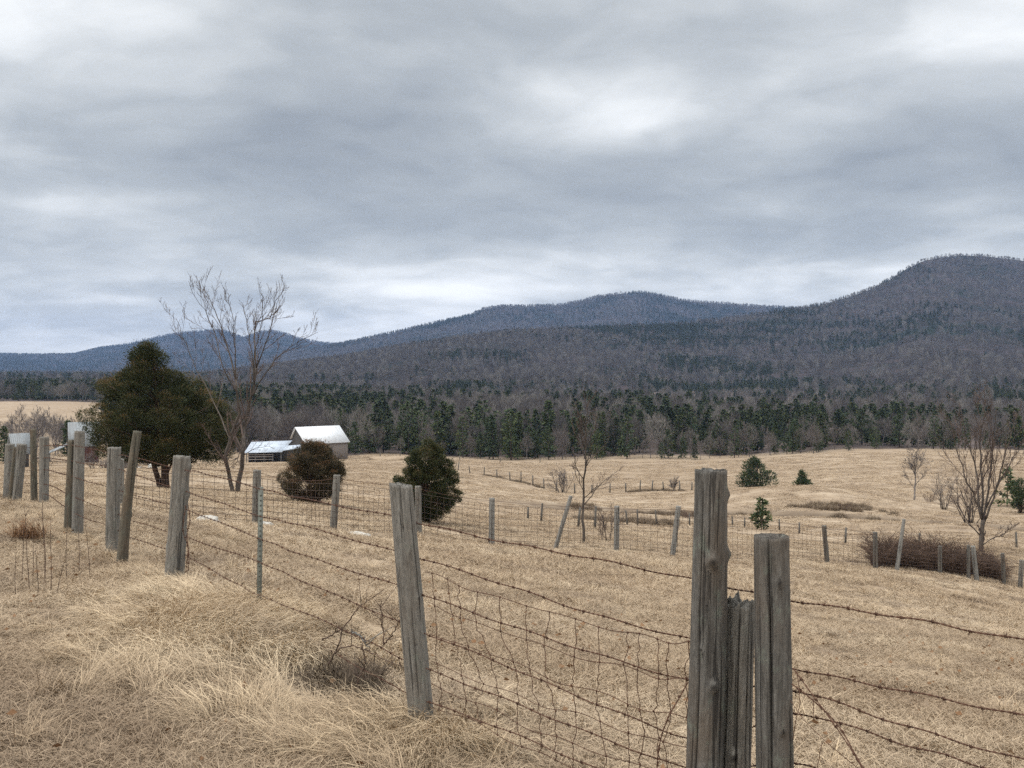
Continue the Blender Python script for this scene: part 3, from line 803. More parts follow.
def valley_wood():
    q = np.random.RandomState(71); n = 15000
    u = q.uniform(-.66, .66, n); d = np.sqrt(q.uniform(235 ** 2, 1000 ** 2, n))
    x = u * d; keep = forest_mask(x, d) > .2
    px = 512 + u * 1000
    d1 = np.interp(px, [-300, 200, 400, 600, 800, 1024, 1324], [1000, 920, 640, 520, 480, 470, 470]); keep &= d < d1
    x, d, px = x[keep], d[keep], px[keep]
    z = gz(x, d); py = 370 - (z + 9 - EYE) / d * 1000
    isc = q.rand(len(x)) < conifer_prob(px, py, x, d)
    k = np.where(isc, q.randint(0, 4, len(x)), 4 + q.randint(0, 4, len(x)))
    s = np.where(isc, q.uniform(.75, 1.35, len(x)), q.uniform(.75, 1.15, len(x)))
    s *= np.where(px > 690, .75, .92)
    stuff('valley_wood', np.stack([x, d, z], 1), s, q.uniform(0, 6.28, len(x)), k, PROTOS)
valley_wood()
def far_valley_wood():
    q = np.random.RandomState(75); n = 9000
    u = q.uniform(-.7, -.10, n); d = np.sqrt(q.uniform(1000 ** 2, 3500 ** 2, n)); x = u * d; z = gz(x, d)
    k = np.where(q.rand(n) < .6, q.randint(0, 4, n), 4 + q.randint(0, 4, n))
    stuff('far_valley_wood', np.stack([x, d, z], 1), q.uniform(1.0, 1.7, n), q.uniform(0, 6.28, n), k, PROTOS)
far_valley_wood()
def hill_wood(name, H, n, seed, smin, smax, pxr, bias=0.0, tr=(0.02, 1.03), ridge=0):
    q = np.random.RandomState(seed)
    px = q.uniform(pxr[0], pxr[1], n); t = q.uniform(tr[0] ** 1, tr[1], n)
    # area weighting: accept by distance
    d = H.dd(px, t); keep = q.rand(n) < d / d.max()
    px, t = px[keep], t[keep]
    px = np.concatenate([px, q.uniform(pxr[0], pxr[1], ridge)]); t = np.concatenate([t, q.uniform(.94, 1.03, ridge)])
    x, y, z = H.at(px, t); py = 370 - (z - EYE) / y * 1000
    isc = q.rand(len(x)) < conifer_prob(px, py, x, y) + bias
    k = np.where(isc, q.randint(0, 4, len(x)), 4 + q.randint(0, 4, len(x)))
    s = q.uniform(smin, smax, len(x)) * (1 - .28 * smooth(.9, 1.0, t))
    stuff(name, np.stack([x, y, z], 1), s, q.uniform(0, 6.28, len(x)), k, PROTOS)
hill_wood('hillside_wood', H_NEAR, 60000, 72, .6, 1.02, (-150, 1180), ridge=6000)
hill_wood('middle_mountain_wood', H_MID, 22000, 73, 1.0, 1.5, (230, 900), .12, ridge=3500)
hill_wood('far_mountain_wood', H_FAR, 17000, 74, 1.1, 1.7, (-120, 480), .25, ridge=2500)

# --- the trees that can be told apart: along the near edge of the wood
def copy_tree(root, loc, rz, s):
    r = root.copy(); COL.objects.link(r); r.location = loc; r.rotation_euler = (0, 0, rz); r.scale = s
    for ch in root.children:
        c = ch.copy(); COL.objects.link(c); c.parent = r
    return r
def edge_trees():
    q = np.random.RandomState(81)
    roots_c = []; roots_b = []
    for i in range(5):
        tr, fo = conifer(100 + i, 11.5, [3.0, 3.6, 2.4, 3.9, 3.2][i], [15, 12, 17, 11, 14][i], 7, 15, .62, [0, .15, 0, .25, .1][i], .35)
        roots_c.append((tr, fo))
    for i in range(4):
        a, b = bare(120 + i, 11, 3, .028, [(11, 8, 6), (10, 8, 6), (9, 8, 7), (11, 8, 5)][i], 3, [.5, .62, .72, .5][i]); twig_haze(b, 170 + i, 11, 700, 2.3 + .3 * i, .05); roots_b.append((a, b))
    firsts = {}
    lab = {'c': ('dark green conifer in the tree line along the far edge of the meadow', 'conifer_tree', 'tree', 'conifers along the far edge of the meadow'),
           'b': ('grey bare leafless tree in the tree line along the far edge of the meadow', 'leafless_tree', 'tree', 'bare trees along the far edge of the meadow')}
    spots = []
    for k in range(150):                                   # middle and right: beyond the meadow
        px = q.uniform(346, 1060); d = q.uniform(248, 282) if px > 380 else q.uniform(228, 262)
        pc = np.interp(px, [346, 420, 690, 720, 845, 870, 900, 1060], [.9, .96, .88, .35, .45, .75, .25, .25])
        spots.append((px, d, 'c' if q.rand() < pc else 'b', np.interp(px, [340, 450, 640, 700, 800, 1060], [1.0, 1.08, 1.0, .78, .7, .7]) * q.uniform(.6, 1.2)))
    for k in range(60):
        px = q.uniform(346, 1060); spots.append((px, q.uniform(247, 256), 'b' if q.rand() < .75 else 'c', q.uniform(.35, .75)))
    for k in range(34):                                    # behind the farm buildings
        px = q.uniform(232, 345); spots.append((px, q.uniform(236, 275), 'b' if q.rand() < .8 else 'c', q.uniform(.6, 1.0)))
    for k in range(36):
        px = q.uniform(-30, 130); spots.append((px, q.uniform(196, 235), 'b', q.uniform(.45, .8)))
    for px, d, kd, s in spots:
        left = px < 140; near = px < 346
        i = q.randint(0, 5) if kd == 'c' else q.randint(0, 4)
        x = (px - 512) / F * d; loc = (x, d, float(gz(x, d)))
        key = (kd, i)
        if key not in firsts:
            L = lab[kd]; e = empty(L[1], (0, 0, 0), L[0], L[2], L[3])
            a, b = (roots_c if kd == 'c' else roots_b)[i]
            if kd == 'c': a.build('trunk', M_BARK, e); b.build('crown', M_PINE, e)
            else: a.build('trunk', M_BARKL, e); b.build('crown', M_TWIGG, e)
            firsts[key] = e; o = e; o.location = loc; o.rotation_euler = (0, 0, q.uniform(0, 6.28)); o.scale = (s, s, s)
        else:
            o = copy_tree(firsts[key], loc, q.uniform(0, 6.28), (s * q.uniform(.85, 1.15),) * 2 + (s,))
        if near:
            if kd == 'c': o['label'] = 'dark conifer growing behind the white roofed barn and open shed'; o['group'] = 'conifers behind the barn'
            elif left: o['label'] = 'thin bare tree in the scrub behind the small farm roofs at left'; o['group'] = 'bare trees behind the left farm roofs'
            else: o['label'] = 'bare grey tree growing behind the white roofed barn and open shed'; o['group'] = 'bare trees behind the barn'
    c = copy_tree(firsts[('c', 2)], tuple(on_ground(67, 200)), 1.0, (.8, .8, .62)); c['label'] = 'narrow light green spruce directly above the small gabled farm roof'; del c['group']
    c = copy_tree(firsts[('c', 0)], tuple(on_ground(4, 150)), 2.0, (.55, .55, .5)); c['label'] = 'dark evergreen at the left edge of the picture behind the fence'; del c['group']
edge_trees()

# ------------------------------------------------------------------ buildings
def frame(origin, deg):
    a = math.radians(deg); return (np.array([[math.cos(a), -math.sin(a), 0], [math.sin(a), math.cos(a), 0], [0, 0, 1]]), np.asarray(origin, float))
def slab(mb, pts, th, ribs=0, M=None):
    """sloping roof sheet: four corners (eave0, eave1, ridge1, ridge0), thickened, with standing ribs"""
    P = np.array(pts, float); nrm = np.cross(P[1] - P[0], P[3] - P[0]); nrm /= np.linalg.norm(nrm)
    def tr(V): return V @ np.asarray(M[0]).T + M[1] if M is not None else V
    V = np.concatenate([P, P + nrm * th])
    mb.add(tr(V), [np.array([[0, 3, 2, 1], [4, 5, 6, 7], [0, 1, 5, 4], [1, 2, 6, 5], [2, 3, 7, 6], [3, 0, 4, 7]])])
    for k in range(ribs):
        f = (k + .5) / ribs; a = P[0] + (P[1] - P[0]) * f + nrm * (th + .012); b = P[3] + (P[2] - P[3]) * f + nrm * (th + .012)
        mb.tube(tr(np.array([a, b])), .02, 4)
def build_local(mb, name, m, parent): return mb.build(name, m, parent, origin=(1e-9, 0, 0))

def building(name, loc, deg, label, cat):
    e = empty(name, loc, label, cat); e.rotation_euler = (0, 0, math.radians(deg)); return e

def barn():
    b = W(306, 460, 200); b[2] = gz(b[0], b[1])
    L, Wd, He = 9.6, 5.7, 3.6 ; rf = 4.0
    e = building('barn', b, 40, 'grey board barn with a bright white metal roof at the edge of the trees', 'barn')
    base = -.6; hr = 6.6; hb = 4.6
    w = MB()
    # gabled shell: front wall, back wall and the two gables as one solid
    pr = np.array([[0, base], [Wd, base], [Wd, hb], [rf, hr], [0, He]])
    V = np.concatenate([np.stack([np.zeros(5), pr[:, 0], pr[:, 1]], 1), np.stack([np.full(5, L), pr[:, 0], pr[:, 1]], 1)])
    w.add(V, [np.array([[0, 1, 2, 3, 4]])[:, ::-1], np.array([[5, 6, 7, 8, 9]]), np.array([[i, (i + 1) % 5, (i + 1) % 5 + 5, i + 5] for i in range(5)])])
    build_local(w, 'wall', M_PLANK, e)
    r = MB(); o = .35; sl = (hr - He) / rf
    slab(r, [(-o, -o, He - o * sl + .04), (L + o, -o, He - o * sl + .04), (L + o, rf, hr + .04), (-o, rf, hr + .04)], .08, 14)
    sb = (hr - hb) / (Wd - rf)
    slab(r, [(L + o, Wd + o, hb - o * sb + .04), (-o, Wd + o, hb - o * sb + .04), (-o, rf + .003, hr + .038), (L + o, rf + .003, hr + .038)], .08, 14)
    build_local(r, 'roof', M_ROOFW, e)
    d = MB(); d.box((4.3, -.06, base), (6.0, -.004, 2.5)); build_local(d, 'door', M_PLANKD, e)
    d = MB(); d.box((-.05, 1.6, 1.6), (-.004, 2.5, 2.9)); build_local(d, 'window', M_GLASS, e)
    d = MB(); d.box((-.06, 3.2, base), (-.004, 4.9, 2.3)); build_local(d, 'door', M_DARK, e)  # flat panel painted with the dark of an opening
barn()
def shed():
    b = W(246, 464, 186); b[2] = gz(b[0], b[1])
    e = building('open_shed', b, 8, 'low open fronted shed with a stained pale metal roof left of the barn', 'shed')
    L, Dp = 9.6, 5.0; hf, hb = 1.9, 3.45
    r = MB(); slab(r, [(-.3, -.4, hf - .1), (6.6, -.4, hf), (8.0, Dp, hb + .2), (.4, Dp, hb)], .07, 12); build_local(r, 'roof', M_ROOFB, e)
    r = MB(); slab(r, [(6.7, -.2, hf + .25), (L + .4, .3, hf + .65), (L + .2, 2.6, hf + 1.1), (7.2, 2.6, hf + .95)], .07, 5); build_local(r, 'roof', M_ROOFB, e)
    w = MB(); w.box((.4, Dp - .35, -.8), (L, Dp - .2, hb - .25)); build_local(w, 'back_wall', M_PLANKD, e)
    w = MB(); w.box((.35, .6, -.8), (.5, Dp - .4, hf + .2)); build_local(w, 'side_wall', M_PLANKD, e)
    for x in (.1, 1.7, 3.3, 4.9, 6.4, 9.2):
        p = MB(); p.tube(np.array([[x, -.1, -.9], [x, -.1, hf - .1 + (.25 if x > 7 else 0)]]), .09, 7); build_local(p, 'post', M_WOODD, e)
    w = MB()
    for z in (.5, 1.0, 1.4): w.box((.2, -.22, z), (5.0, -.18, z + .16))
    build_local(w, 'rail_boards', M_PLANK, e)
shed()
def gabled(name, px, py, d, deg, L, Wd, He, hr, mw, mr, label, cat, lean=True):
    b = W(px, py, d); b[2] = gz(b[0], b[1])
    e = building(name, b, deg, label, cat)
    pr = np.array([[0, -.8], [Wd, -.8], [Wd, He], [Wd / 2, hr], [0, He]]); w = MB()
    V = np.concatenate([np.stack([np.zeros(5), pr[:, 0], pr[:, 1]], 1), np.stack([np.full(5, L), pr[:, 0], pr[:, 1]], 1)])
    w.add(V, [np.array([[0, 1, 2, 3, 4]])[:, ::-1], np.array([[5, 6, 7, 8, 9]]), np.array([[i, (i + 1) % 5, (i + 1) % 5 + 5, i + 5] for i in range(5)])])
    build_local(w, 'wall', mw, e)
    r = MB(); o = .4; sl = (hr - He) / (Wd / 2)
    slab(r, [(-o, -o, He - o * sl + .05), (L + o, -o, He - o * sl + .05), (L + o, Wd / 2, hr + .05), (-o, Wd / 2, hr + .05)], .08, 10)
    slab(r, [(L + o, Wd + o, He - o * sl + .05), (-o, Wd + o, He - o * sl + .05), (-o, Wd / 2 + .003, hr + .047), (L + o, Wd / 2 + .003, hr + .047)], .08, 10)
    build_local(r, 'roof', mr, e)
    return e
e = gabled('farmhouse', 71, 463, 178, 26, 4.6, 5.5, 3.3, 7.0, M_PLANKR, M_ROOFG, 'red walled gabled farm building with a grey metal roof left of the big cedar', 'building')
d = MB(); d.box((-.06, 2.2, 3.0), (-.004, 3.3, 4.4)); build_local(d, 'window', M_GLASS, e)
d = MB(); d.box((-.06, .5, -.8), (-.004, 1.6, 1.8)); build_local(d, 'door', M_DARK, e)  # opening's darkness painted on a flat panel
d = MB(); slab(d, [(-3.6, .2, 1.7), (-.5, .2, 3.1), (-.5, 4.8, 3.1), (-3.6, 4.8, 1.7)], .08, 6); build_local(d, 'lean_to_roof', M_ROOFG, e)
for y in (.35, 4.6):
    p = MB(); p.tube(np.array([[-3.4, y, -.9], [-3.4, y, 1.75]]), .09, 6); build_local(p, 'post', M_WOODD, e)
e = gabled('small_shed', 15, 466, 130, 40, 1.7, 2.6, 2.3, 4.3, M_PLANKD, M_ROOFG, 'small shed with a steep grey metal roof behind the leftmost fence posts', 'shed')
e = gabled('plank_hut', 118, 474, 120, 12, 2.0, 1.8, 1.35, 1.9, M_PLANK, M_PLANK, 'small grey plank hut between the two posts below the big cedar', 'hut')

def stone(name, px, py, d, sx, sy, sz, label, seed, cat='stone', m=None):
    q = np.random.RandomState(seed); mb = MB(); nu, nv = 22, 12
    b = on_ground(px, d); V = []
    for j in range(nv + 1):
        for i in range(nu):
            th = math.pi * j / nv; ph = 2 * math.pi * i / nu
            p = Vector((math.sin(th) * math.cos(ph), math.sin(th) * math.sin(ph), math.cos(th)))
            k = 1 + .35 * mnoise.noise(p * 1.6 + Vector((seed * 3.1, 0, 0))) + .12 * mnoise.noise(p * 5 + Vector((0, seed, 0)))
            V.append((p.x * k * sx, p.y * k * sy, p.z * k * sz))
    V = np.array(V) + b
    q4 = np.array([[j * nu + i, (j + 1) * nu + i, (j + 1) * nu + (i + 1) % nu, j * nu + (i + 1) % nu] for j in range(nv) for i in range(nu)])
    mb.add(V, [q4]); o = mb.build(name, m or M_STONE, origin=tuple(b), smooth=True); tag(o, label, cat); return o
stone('field_stone', 207, 518, 17.2, .22, .16, .10, 'pale flat stone lying in the grass right of the thick left post', 2)
stone('field_stone', 266, 521, 18.4, .13, .10, .08, 'small pale stone in the grass just right of the green steel post', 3)
stone('field_stone', 352, 528, 20.6, .34, .3, .05, 'wide flat lichen covered stone right of the leaning thin post in the second fence', 4)
stone('white_boulder', 153, 473, 125, .75, .5, .62, 'white boulder seen between the cedar trunk and the leaning dark pole', 5)
stone('white_boulder', 163, 474, 122, .32, .3, .42, 'white upright boulder seen between the two stems of the big cedar', 6)
stone('white_boulder', 139.5, 470, 126, .25, .2, .22, 'tiny white stone right beside the leaning dark pole', 7)
stone('earth_bank', 393, 458, 200, 5.0, 2.2, .8, 'low mound of pale earth at the field edge right of the barn', 8, 'mound', M_GROUND).data.attributes['tint'].data.foreach_set('value', np.zeros(22 * 13, np.float32))
bush('brush_heap', 105, 118., 1.6, 3.6, 'grey heap of brush left of the small plank hut', 19, M_BARKL, M_TWIGG, 24, .02, 2)
bush('brush_heap', 147, 135., 1.9, 4.4, 'grey tangle of brush behind the trunk of the big cedar', 20, M_BARKL, M_TWIGG, 24, .02, 2)
bush('brush_heap', 185, 140., 1.3, 4.6, 'grey low brush between the thick left post and the twin trunk tree', 21, M_BARKL, M_TWIGG, 20, .02, 2)
bush('bare_bush', 42, 110., 3.2, 2.6, 'thin bare bush rising behind the pair of posts left of the farmhouse', 22, M_BARK, M_TWIGG, 10, .016, 3)
bush('bare_bush', 93, 112., 2.4, 2.2, 'pale twisted bush in front of the red farmhouse wall', 23, M_BARKL, M_TWIGG, 8, .016, 3)

# ------------------------------------------------------------------ fences
def post_mesh(P0, P1, rb, rt, seed, knots=(), crack=None, jag=0.0, square=0.0, slant=0.0, bend=0.0, rough=1.0, n=24):
    """weathered log in local space, z along the post; returns builder and matrix"""
    P0 = np.asarray(P0); P1 = np.asarray(P1); H = np.linalg.norm(P1 - P0)
    rings = max(14, int(H / (.022 if n < 40 else .012))); mb = MB(); V = []; T = []
    q = np.random.RandomState(seed); off = Vector((seed * 7.3, seed * 3.7, 0))
    for j in range(rings + 1):
        f = j / rings
        for i in range(n):
            a = 2 * math.pi * i / n; ca, sa = math.cos(a), math.sin(a); z = f * H
            r = rb + (rt - rb) * f
            if f < .25: r *= 1 + .10 * (1 - f / .25) ** 2
            k = 1 + rough * (.10 * mnoise.noise(Vector((ca * 1.2, sa * 1.2, z * 1.1)) + off) + .03 * mnoise.noise(Vector((ca * 3.5, sa * 3.5, z * 2.2)) + off) + .018 * mnoise.noise(Vector((ca * 9, sa * 9, z * 4)) + off))
            if square: k *= 1 + square * (max(abs(ca), abs(sa)) ** -1 - 1.15)
            t = .6
            if crack is not None:
                for cang, wdt, dep, z0, z1 in crack:
                    da = (a - cang - .10 * mnoise.noise(Vector((0, 0, z * 3)) + off) + math.pi) % (2 * math.pi) - math.pi
                    if z0 <= f <= z1:
                        g = math.exp(-(da / wdt) ** 2) * min(1, (f - z0) * 12 + .1, (z1 - f) * 12 + .3)
                        k -= dep * g; t -= .65 * g
            for kf, ka, ks, kh in knots:
                da = (a - ka + math.pi) % (2 * math.pi) - math.pi
                dd = ((da * r) ** 2 + ((z - kf * H) * .8) ** 2) / (ks * ks)
                if dd < 9:
                    k += kh / r * math.exp(-dd) ; t -= .6 * math.exp(-dd * 3)
            x = ca * r * k + bend * math.sin(math.pi * f); y = sa * r * k
            zz = z
            if f > .8:
                w = (f - .8) / .2
                zz += w * (slant * ca * rt + jag * (mnoise.noise(Vector((ca * 2.3, sa * 2.3, 0)) + off) * 1.0 + .5 * mnoise.noise(Vector((ca * 6, sa * 6, 0)) + off)))
            V.append((x, y, zz)); T.append(t)
    q4 = np.array([[j * n + i, j * n + (i + 1) % n, (j + 1) * n + (i + 1) % n, (j + 1) * n + i] for j in range(rings) for i in range(n)])
    # cut end: inner ring and centre, slightly sunken and checked
    top = np.array(V[-n:]); c = top.mean(0); inn = c + (top - c) * .55; inn[:, 2] -= .004 + np.abs(q.normal(0, .006 + jag * .25, n)); ctr = c - [0, 0, .008 + jag * .3]
    b0 = len(V); V += [tuple(p) for p in inn] + [tuple(ctr)]; T += [.5] * n + [.15]
    ri = b0 - n
    capq = np.array([[ri + i, ri + (i + 1) % n, b0 + (i + 1) % n, b0 + i] for i in range(n)]); capt = np.array([[b0 + i, b0 + (i + 1) % n, b0 + n] for i in range(n)])
    mb.add(np.array(V), [q4, capq, capt], np.array(T))
    z = Vector(P1 - P0).normalized(); y = Vector((0, 1, 0)); x = y.cross(z).normalized(); y = z.cross(x)
    M = Matrix((x, y, z)).transposed().to_4x4(); M.translation = Vector(P0)
    return mb, M

def post(parent, px0, py0, px1, py1, d, w0, w1, m, seed, label=None, sink=.25, name='post', d1=None, **kw):
    """post whose foot shows at (px0,py0) and top at (px1,py1), widths in pixels"""
    P0 = W(px0, py0, d); P1 = W(px1, py1, d1 or d)
    g = gz(P0[0], P0[1]); ax = (P1 - P0) / np.linalg.norm(P1 - P0)
    P0 = P0 + ax * ((min(g, P0[2]) - sink - P0[2]) / ax[2])
    mb, M = post_mesh(P0, P1, w0 / 2 * d / F, w1 / 2 * d / F, seed, **kw)
    o = bpy.data.objects.new(name, mb.mesh(name, (0, 0, 0), m, True)); COL.objects.link(o)
    o.parent = parent; o.matrix_local = Matrix.Translation(-Vector(parent.location)) @ M
    if label: o['label'] = label
    return o

PI = math.pi
FRONT = -PI / 2        # angle on a post that faces the camera
nf_o = on_ground(410, 5.0)
NF = empty('near_fence', nf_o, 'near rusty barbed wire fence on weathered wooden posts running across the foreground', 'fence')
post(NF, 700, 844, 711, 470, 3.8, 36, 33, M_WOODD, 1, 'tallest dark knotted log post in the foreground', n=96,
     knots=((.80, FRONT - .05, .020, .020), (.52, FRONT + .15, .020, .018), (.33, FRONT - .3, .020, .016), (.81, .05, .018, .016), (.945, .0, .016, .012), (.60, FRONT - .6, .014, .007), (.20, FRONT + .9, .022, .014), (.70, FRONT - .3, .010, .003)),
     crack=((FRONT - .75, .05, .12, .25, 1.0), (FRONT + .8, .06, .10, .3, .62), (FRONT - .2, .04, .07, .0, .35)), jag=.008, rough=1.3, bend=.008)
post(NF, 776, 858, 771.5, 536, 3.65, 39, 35.5, M_WOODD, 2, 'thick flat topped grey post with one long dark crack, rightmost in the foreground', n=96,
     knots=((.89, FRONT + .1, .018, .010), (.52, FRONT + .2, .015, .008), (.37, FRONT + .25, .015, .008)),
     crack=((FRONT - .42, .045, .34, .0, 1.0), (FRONT + .7, .05, .10, 0, .6)), rough=.5, jag=.003, square=.25)
post(NF, 733, 850, 740, 602, 3.86, 35, 28, M_WOOD, 3, 'short split stub with a broken top between the two big foreground posts', n=96,
     knots=((.52, FRONT - .35, .022, .014), (.2, FRONT - .6, .025, .016)),
     crack=((FRONT - .2, .06, .2, .1, 1.0), (FRONT + .5, .05, .16, .45, 1.0), (FRONT - 1.0, .06, .14, .0, .8)), jag=.04, rough=2.2)
post(NF, 422, 728, 401, 484.5, 5.0, 27, 23.5, M_WOOD, 4, 'smooth grey post leaning to the left with a slanted top, nearest in the middle', n=96,
     knots=((.86, FRONT + .0, .012, -.004), (.47, FRONT + .25, .012, -.004), (.62, FRONT + .7, .014, .006), (.25, FRONT + .8, .010, -.004)),
     crack=((FRONT + .12, .045, .08, .25, .62), (FRONT + .8, .05, .10, .5, 1.0)), jag=.004, slant=-.22, rough=.7, square=.3)
post(NF, 174, 580, 182, 456, 8.8, 21, 16.5, M_WOOD, 5, 'thick grey post with a hanging loop of wire right of the leaning pole', knots=((.75, .2, .03, .015), (.4, PI, .03, .012), (.93, 0, .03, .02)), jag=.01)
post(NF, 123, 573, 137.5, 431, 9.9, 12, 8, M_WOODM, 6, 'slim dark pole leaning to the right against the fence', knots=((.5, .2, .02, .01),), jag=.01, bend=-.03)
post(NF, 112.5, 556, 114, 447.5, 10.5, 13.5, 13.5, M_WOOD, 7, 'pale grey square topped post just left of the leaning dark pole', jag=.006, square=.3)
post(NF, 68, 535, 72, 440, 11.6, 9, 7.5, M_WOODM, 8, 'darker left post of the close pair in front of the farmhouse', jag=.01)
post(NF, 77, 536, 80, 431, 11.4, 11, 10, M_WOOD, 9, 'lighter right post of the close pair in front of the farmhouse', jag=.01)
post(NF, 44, 506, 44.5, 437, 14.4, 9, 9, M_WOOD, 10, 'grey broad post beside a thin dark pole in the far left group', jag=.008)
post(NF, 34.5, 507, 33, 429, 14.6, 6.5, 6, M_WOODM, 11, 'thin dark upright pole in the far left group', jag=.008)
post(NF, 16, 507, 22, 444, 14.8, 8.5, 9.5, M_WOOD, 12, 'grey post leaning right in front of the small shed roof', jag=.006)
post(NF, 9.5, 505, 15.5, 447, 15.2, 4.5, 4, M_WOODM, 13, 'thinnest dark slanting stake at the far left', jag=.006)
post(NF, 7, 502, 10, 444, 15.6, 8, 8.5, M_WOOD, 14, 'leftmost grey post of the near fence', jag=.006)
post(NF, -40, 500, -38, 436, 16.5, 9, 8, M_WOOD, 15)
post(NF, 1215, 1010, 1210, 560, 2.8, 44, 40, M_WOOD, 16)
def steel_post():
    P0 = on_ground(257, 7.0, -.4); P1 = W(261, 487, 7.0); mb = MB(); ax = P1 - P0
    for (x0, x1, y0, y1) in ((-.017, .017, -.004, .002), (-.003, .003, .002, .028)):
        c = [(x0, y0), (x1, y0), (x1, y1), (x0, y1)]
        V = np.array([P0 + [a, b, 0] for a, b in c] + [P1 + [a, b, 0] for a, b in c])
        mb.add(V, [np.array([[0, 3, 2, 1], [4, 5, 6, 7], [0, 1, 5, 4], [1, 2, 6, 5], [2, 3, 7, 6], [3, 0, 4, 7]])])
    for k in range(24):
        p = P0 + ax * (.32 + k / 24 * .66); mb.box(tuple(p + [-.005, -.007, 0]), tuple(p + [.005, -.0035, .012]))
    o = mb.build('steel_post', M_STEEL, NF); o['label'] = 'thin faded green steel post in the near fence'
steel_post()

def catmull(P, per):
    P = np.asarray(P, float); Q = np.concatenate([[2 * P[0] - P[1]], P, [2 * P[-1] - P[-2]]]); out = []
    for i in range(1, len(Q) - 2):
        t = np.linspace(0, 1, per, endpoint=False)[:, None]
        out.append(.5 * ((2 * Q[i]) + (-Q[i - 1] + Q[i + 1]) * t + (2 * Q[i - 1] - 5 * Q[i] + 4 * Q[i + 1] - Q[i + 2]) * t ** 2 + (-Q[i - 1] + 3 * Q[i] - 3 * Q[i + 1] + Q[i + 2]) * t ** 3))
    return np.concatenate(out + [P[-1:]])
def resample(P, step):
    s = np.concatenate([[0], np.cumsum(np.linalg.norm(np.diff(P, axis=0), axis=1))]); n = max(3, int(s[-1] / step))
    t = np.linspace(0, s[-1], n); return np.stack([np.interp(t, s, P[:, k]) for k in range(3)], 1), t
def barbed(mb, P, q, step=.012, rw=.0019, barb=.105, sag=0.0):
    P, s = resample(P, step)
    T = np.gradient(P, axis=0); T /= np.linalg.norm(T, axis=1)[:, None]
    A = np.cross(T, [0, 0, 1.]); A /= np.linalg.norm(A, axis=1)[:, None]; B = np.cross(T, A)
    ph = s / .045 * 2 * PI
    for o in (0, PI):
        mb.tube(P + (np.cos(ph + o)[:, None] * A + np.sin(ph + o)[:, None] * B) * rw, rw, 4)
    x = q.uniform(0, barb)
    while x < s[-1]:
        i = min(np.searchsorted(s, x), len(P) - 1); p = P[i]
        an = np.linspace(0, 4 * PI, 12)                     # the barb's coil and its two to four points
        coil = p + T[i] * np.linspace(-.006, .006, 12)[:, None] + (np.cos(an)[:, None] * A[i] + np.sin(an)[:, None] * B[i]) * (rw * 2.6)
        mb.tube(coil, rw * .8, 4)
        for k in range(4):
            a = q.uniform(0, 2 * PI); v = (math.cos(a) * A[i] + math.sin(a) * B[i]) + T[i] * q.uniform(-.4, .4)
            mb.tube(np.array([p, p + v * q.uniform(.011, .018)]), [rw * .8, rw * .35], 3)
        x += barb * q.uniform(.88, 1.12)
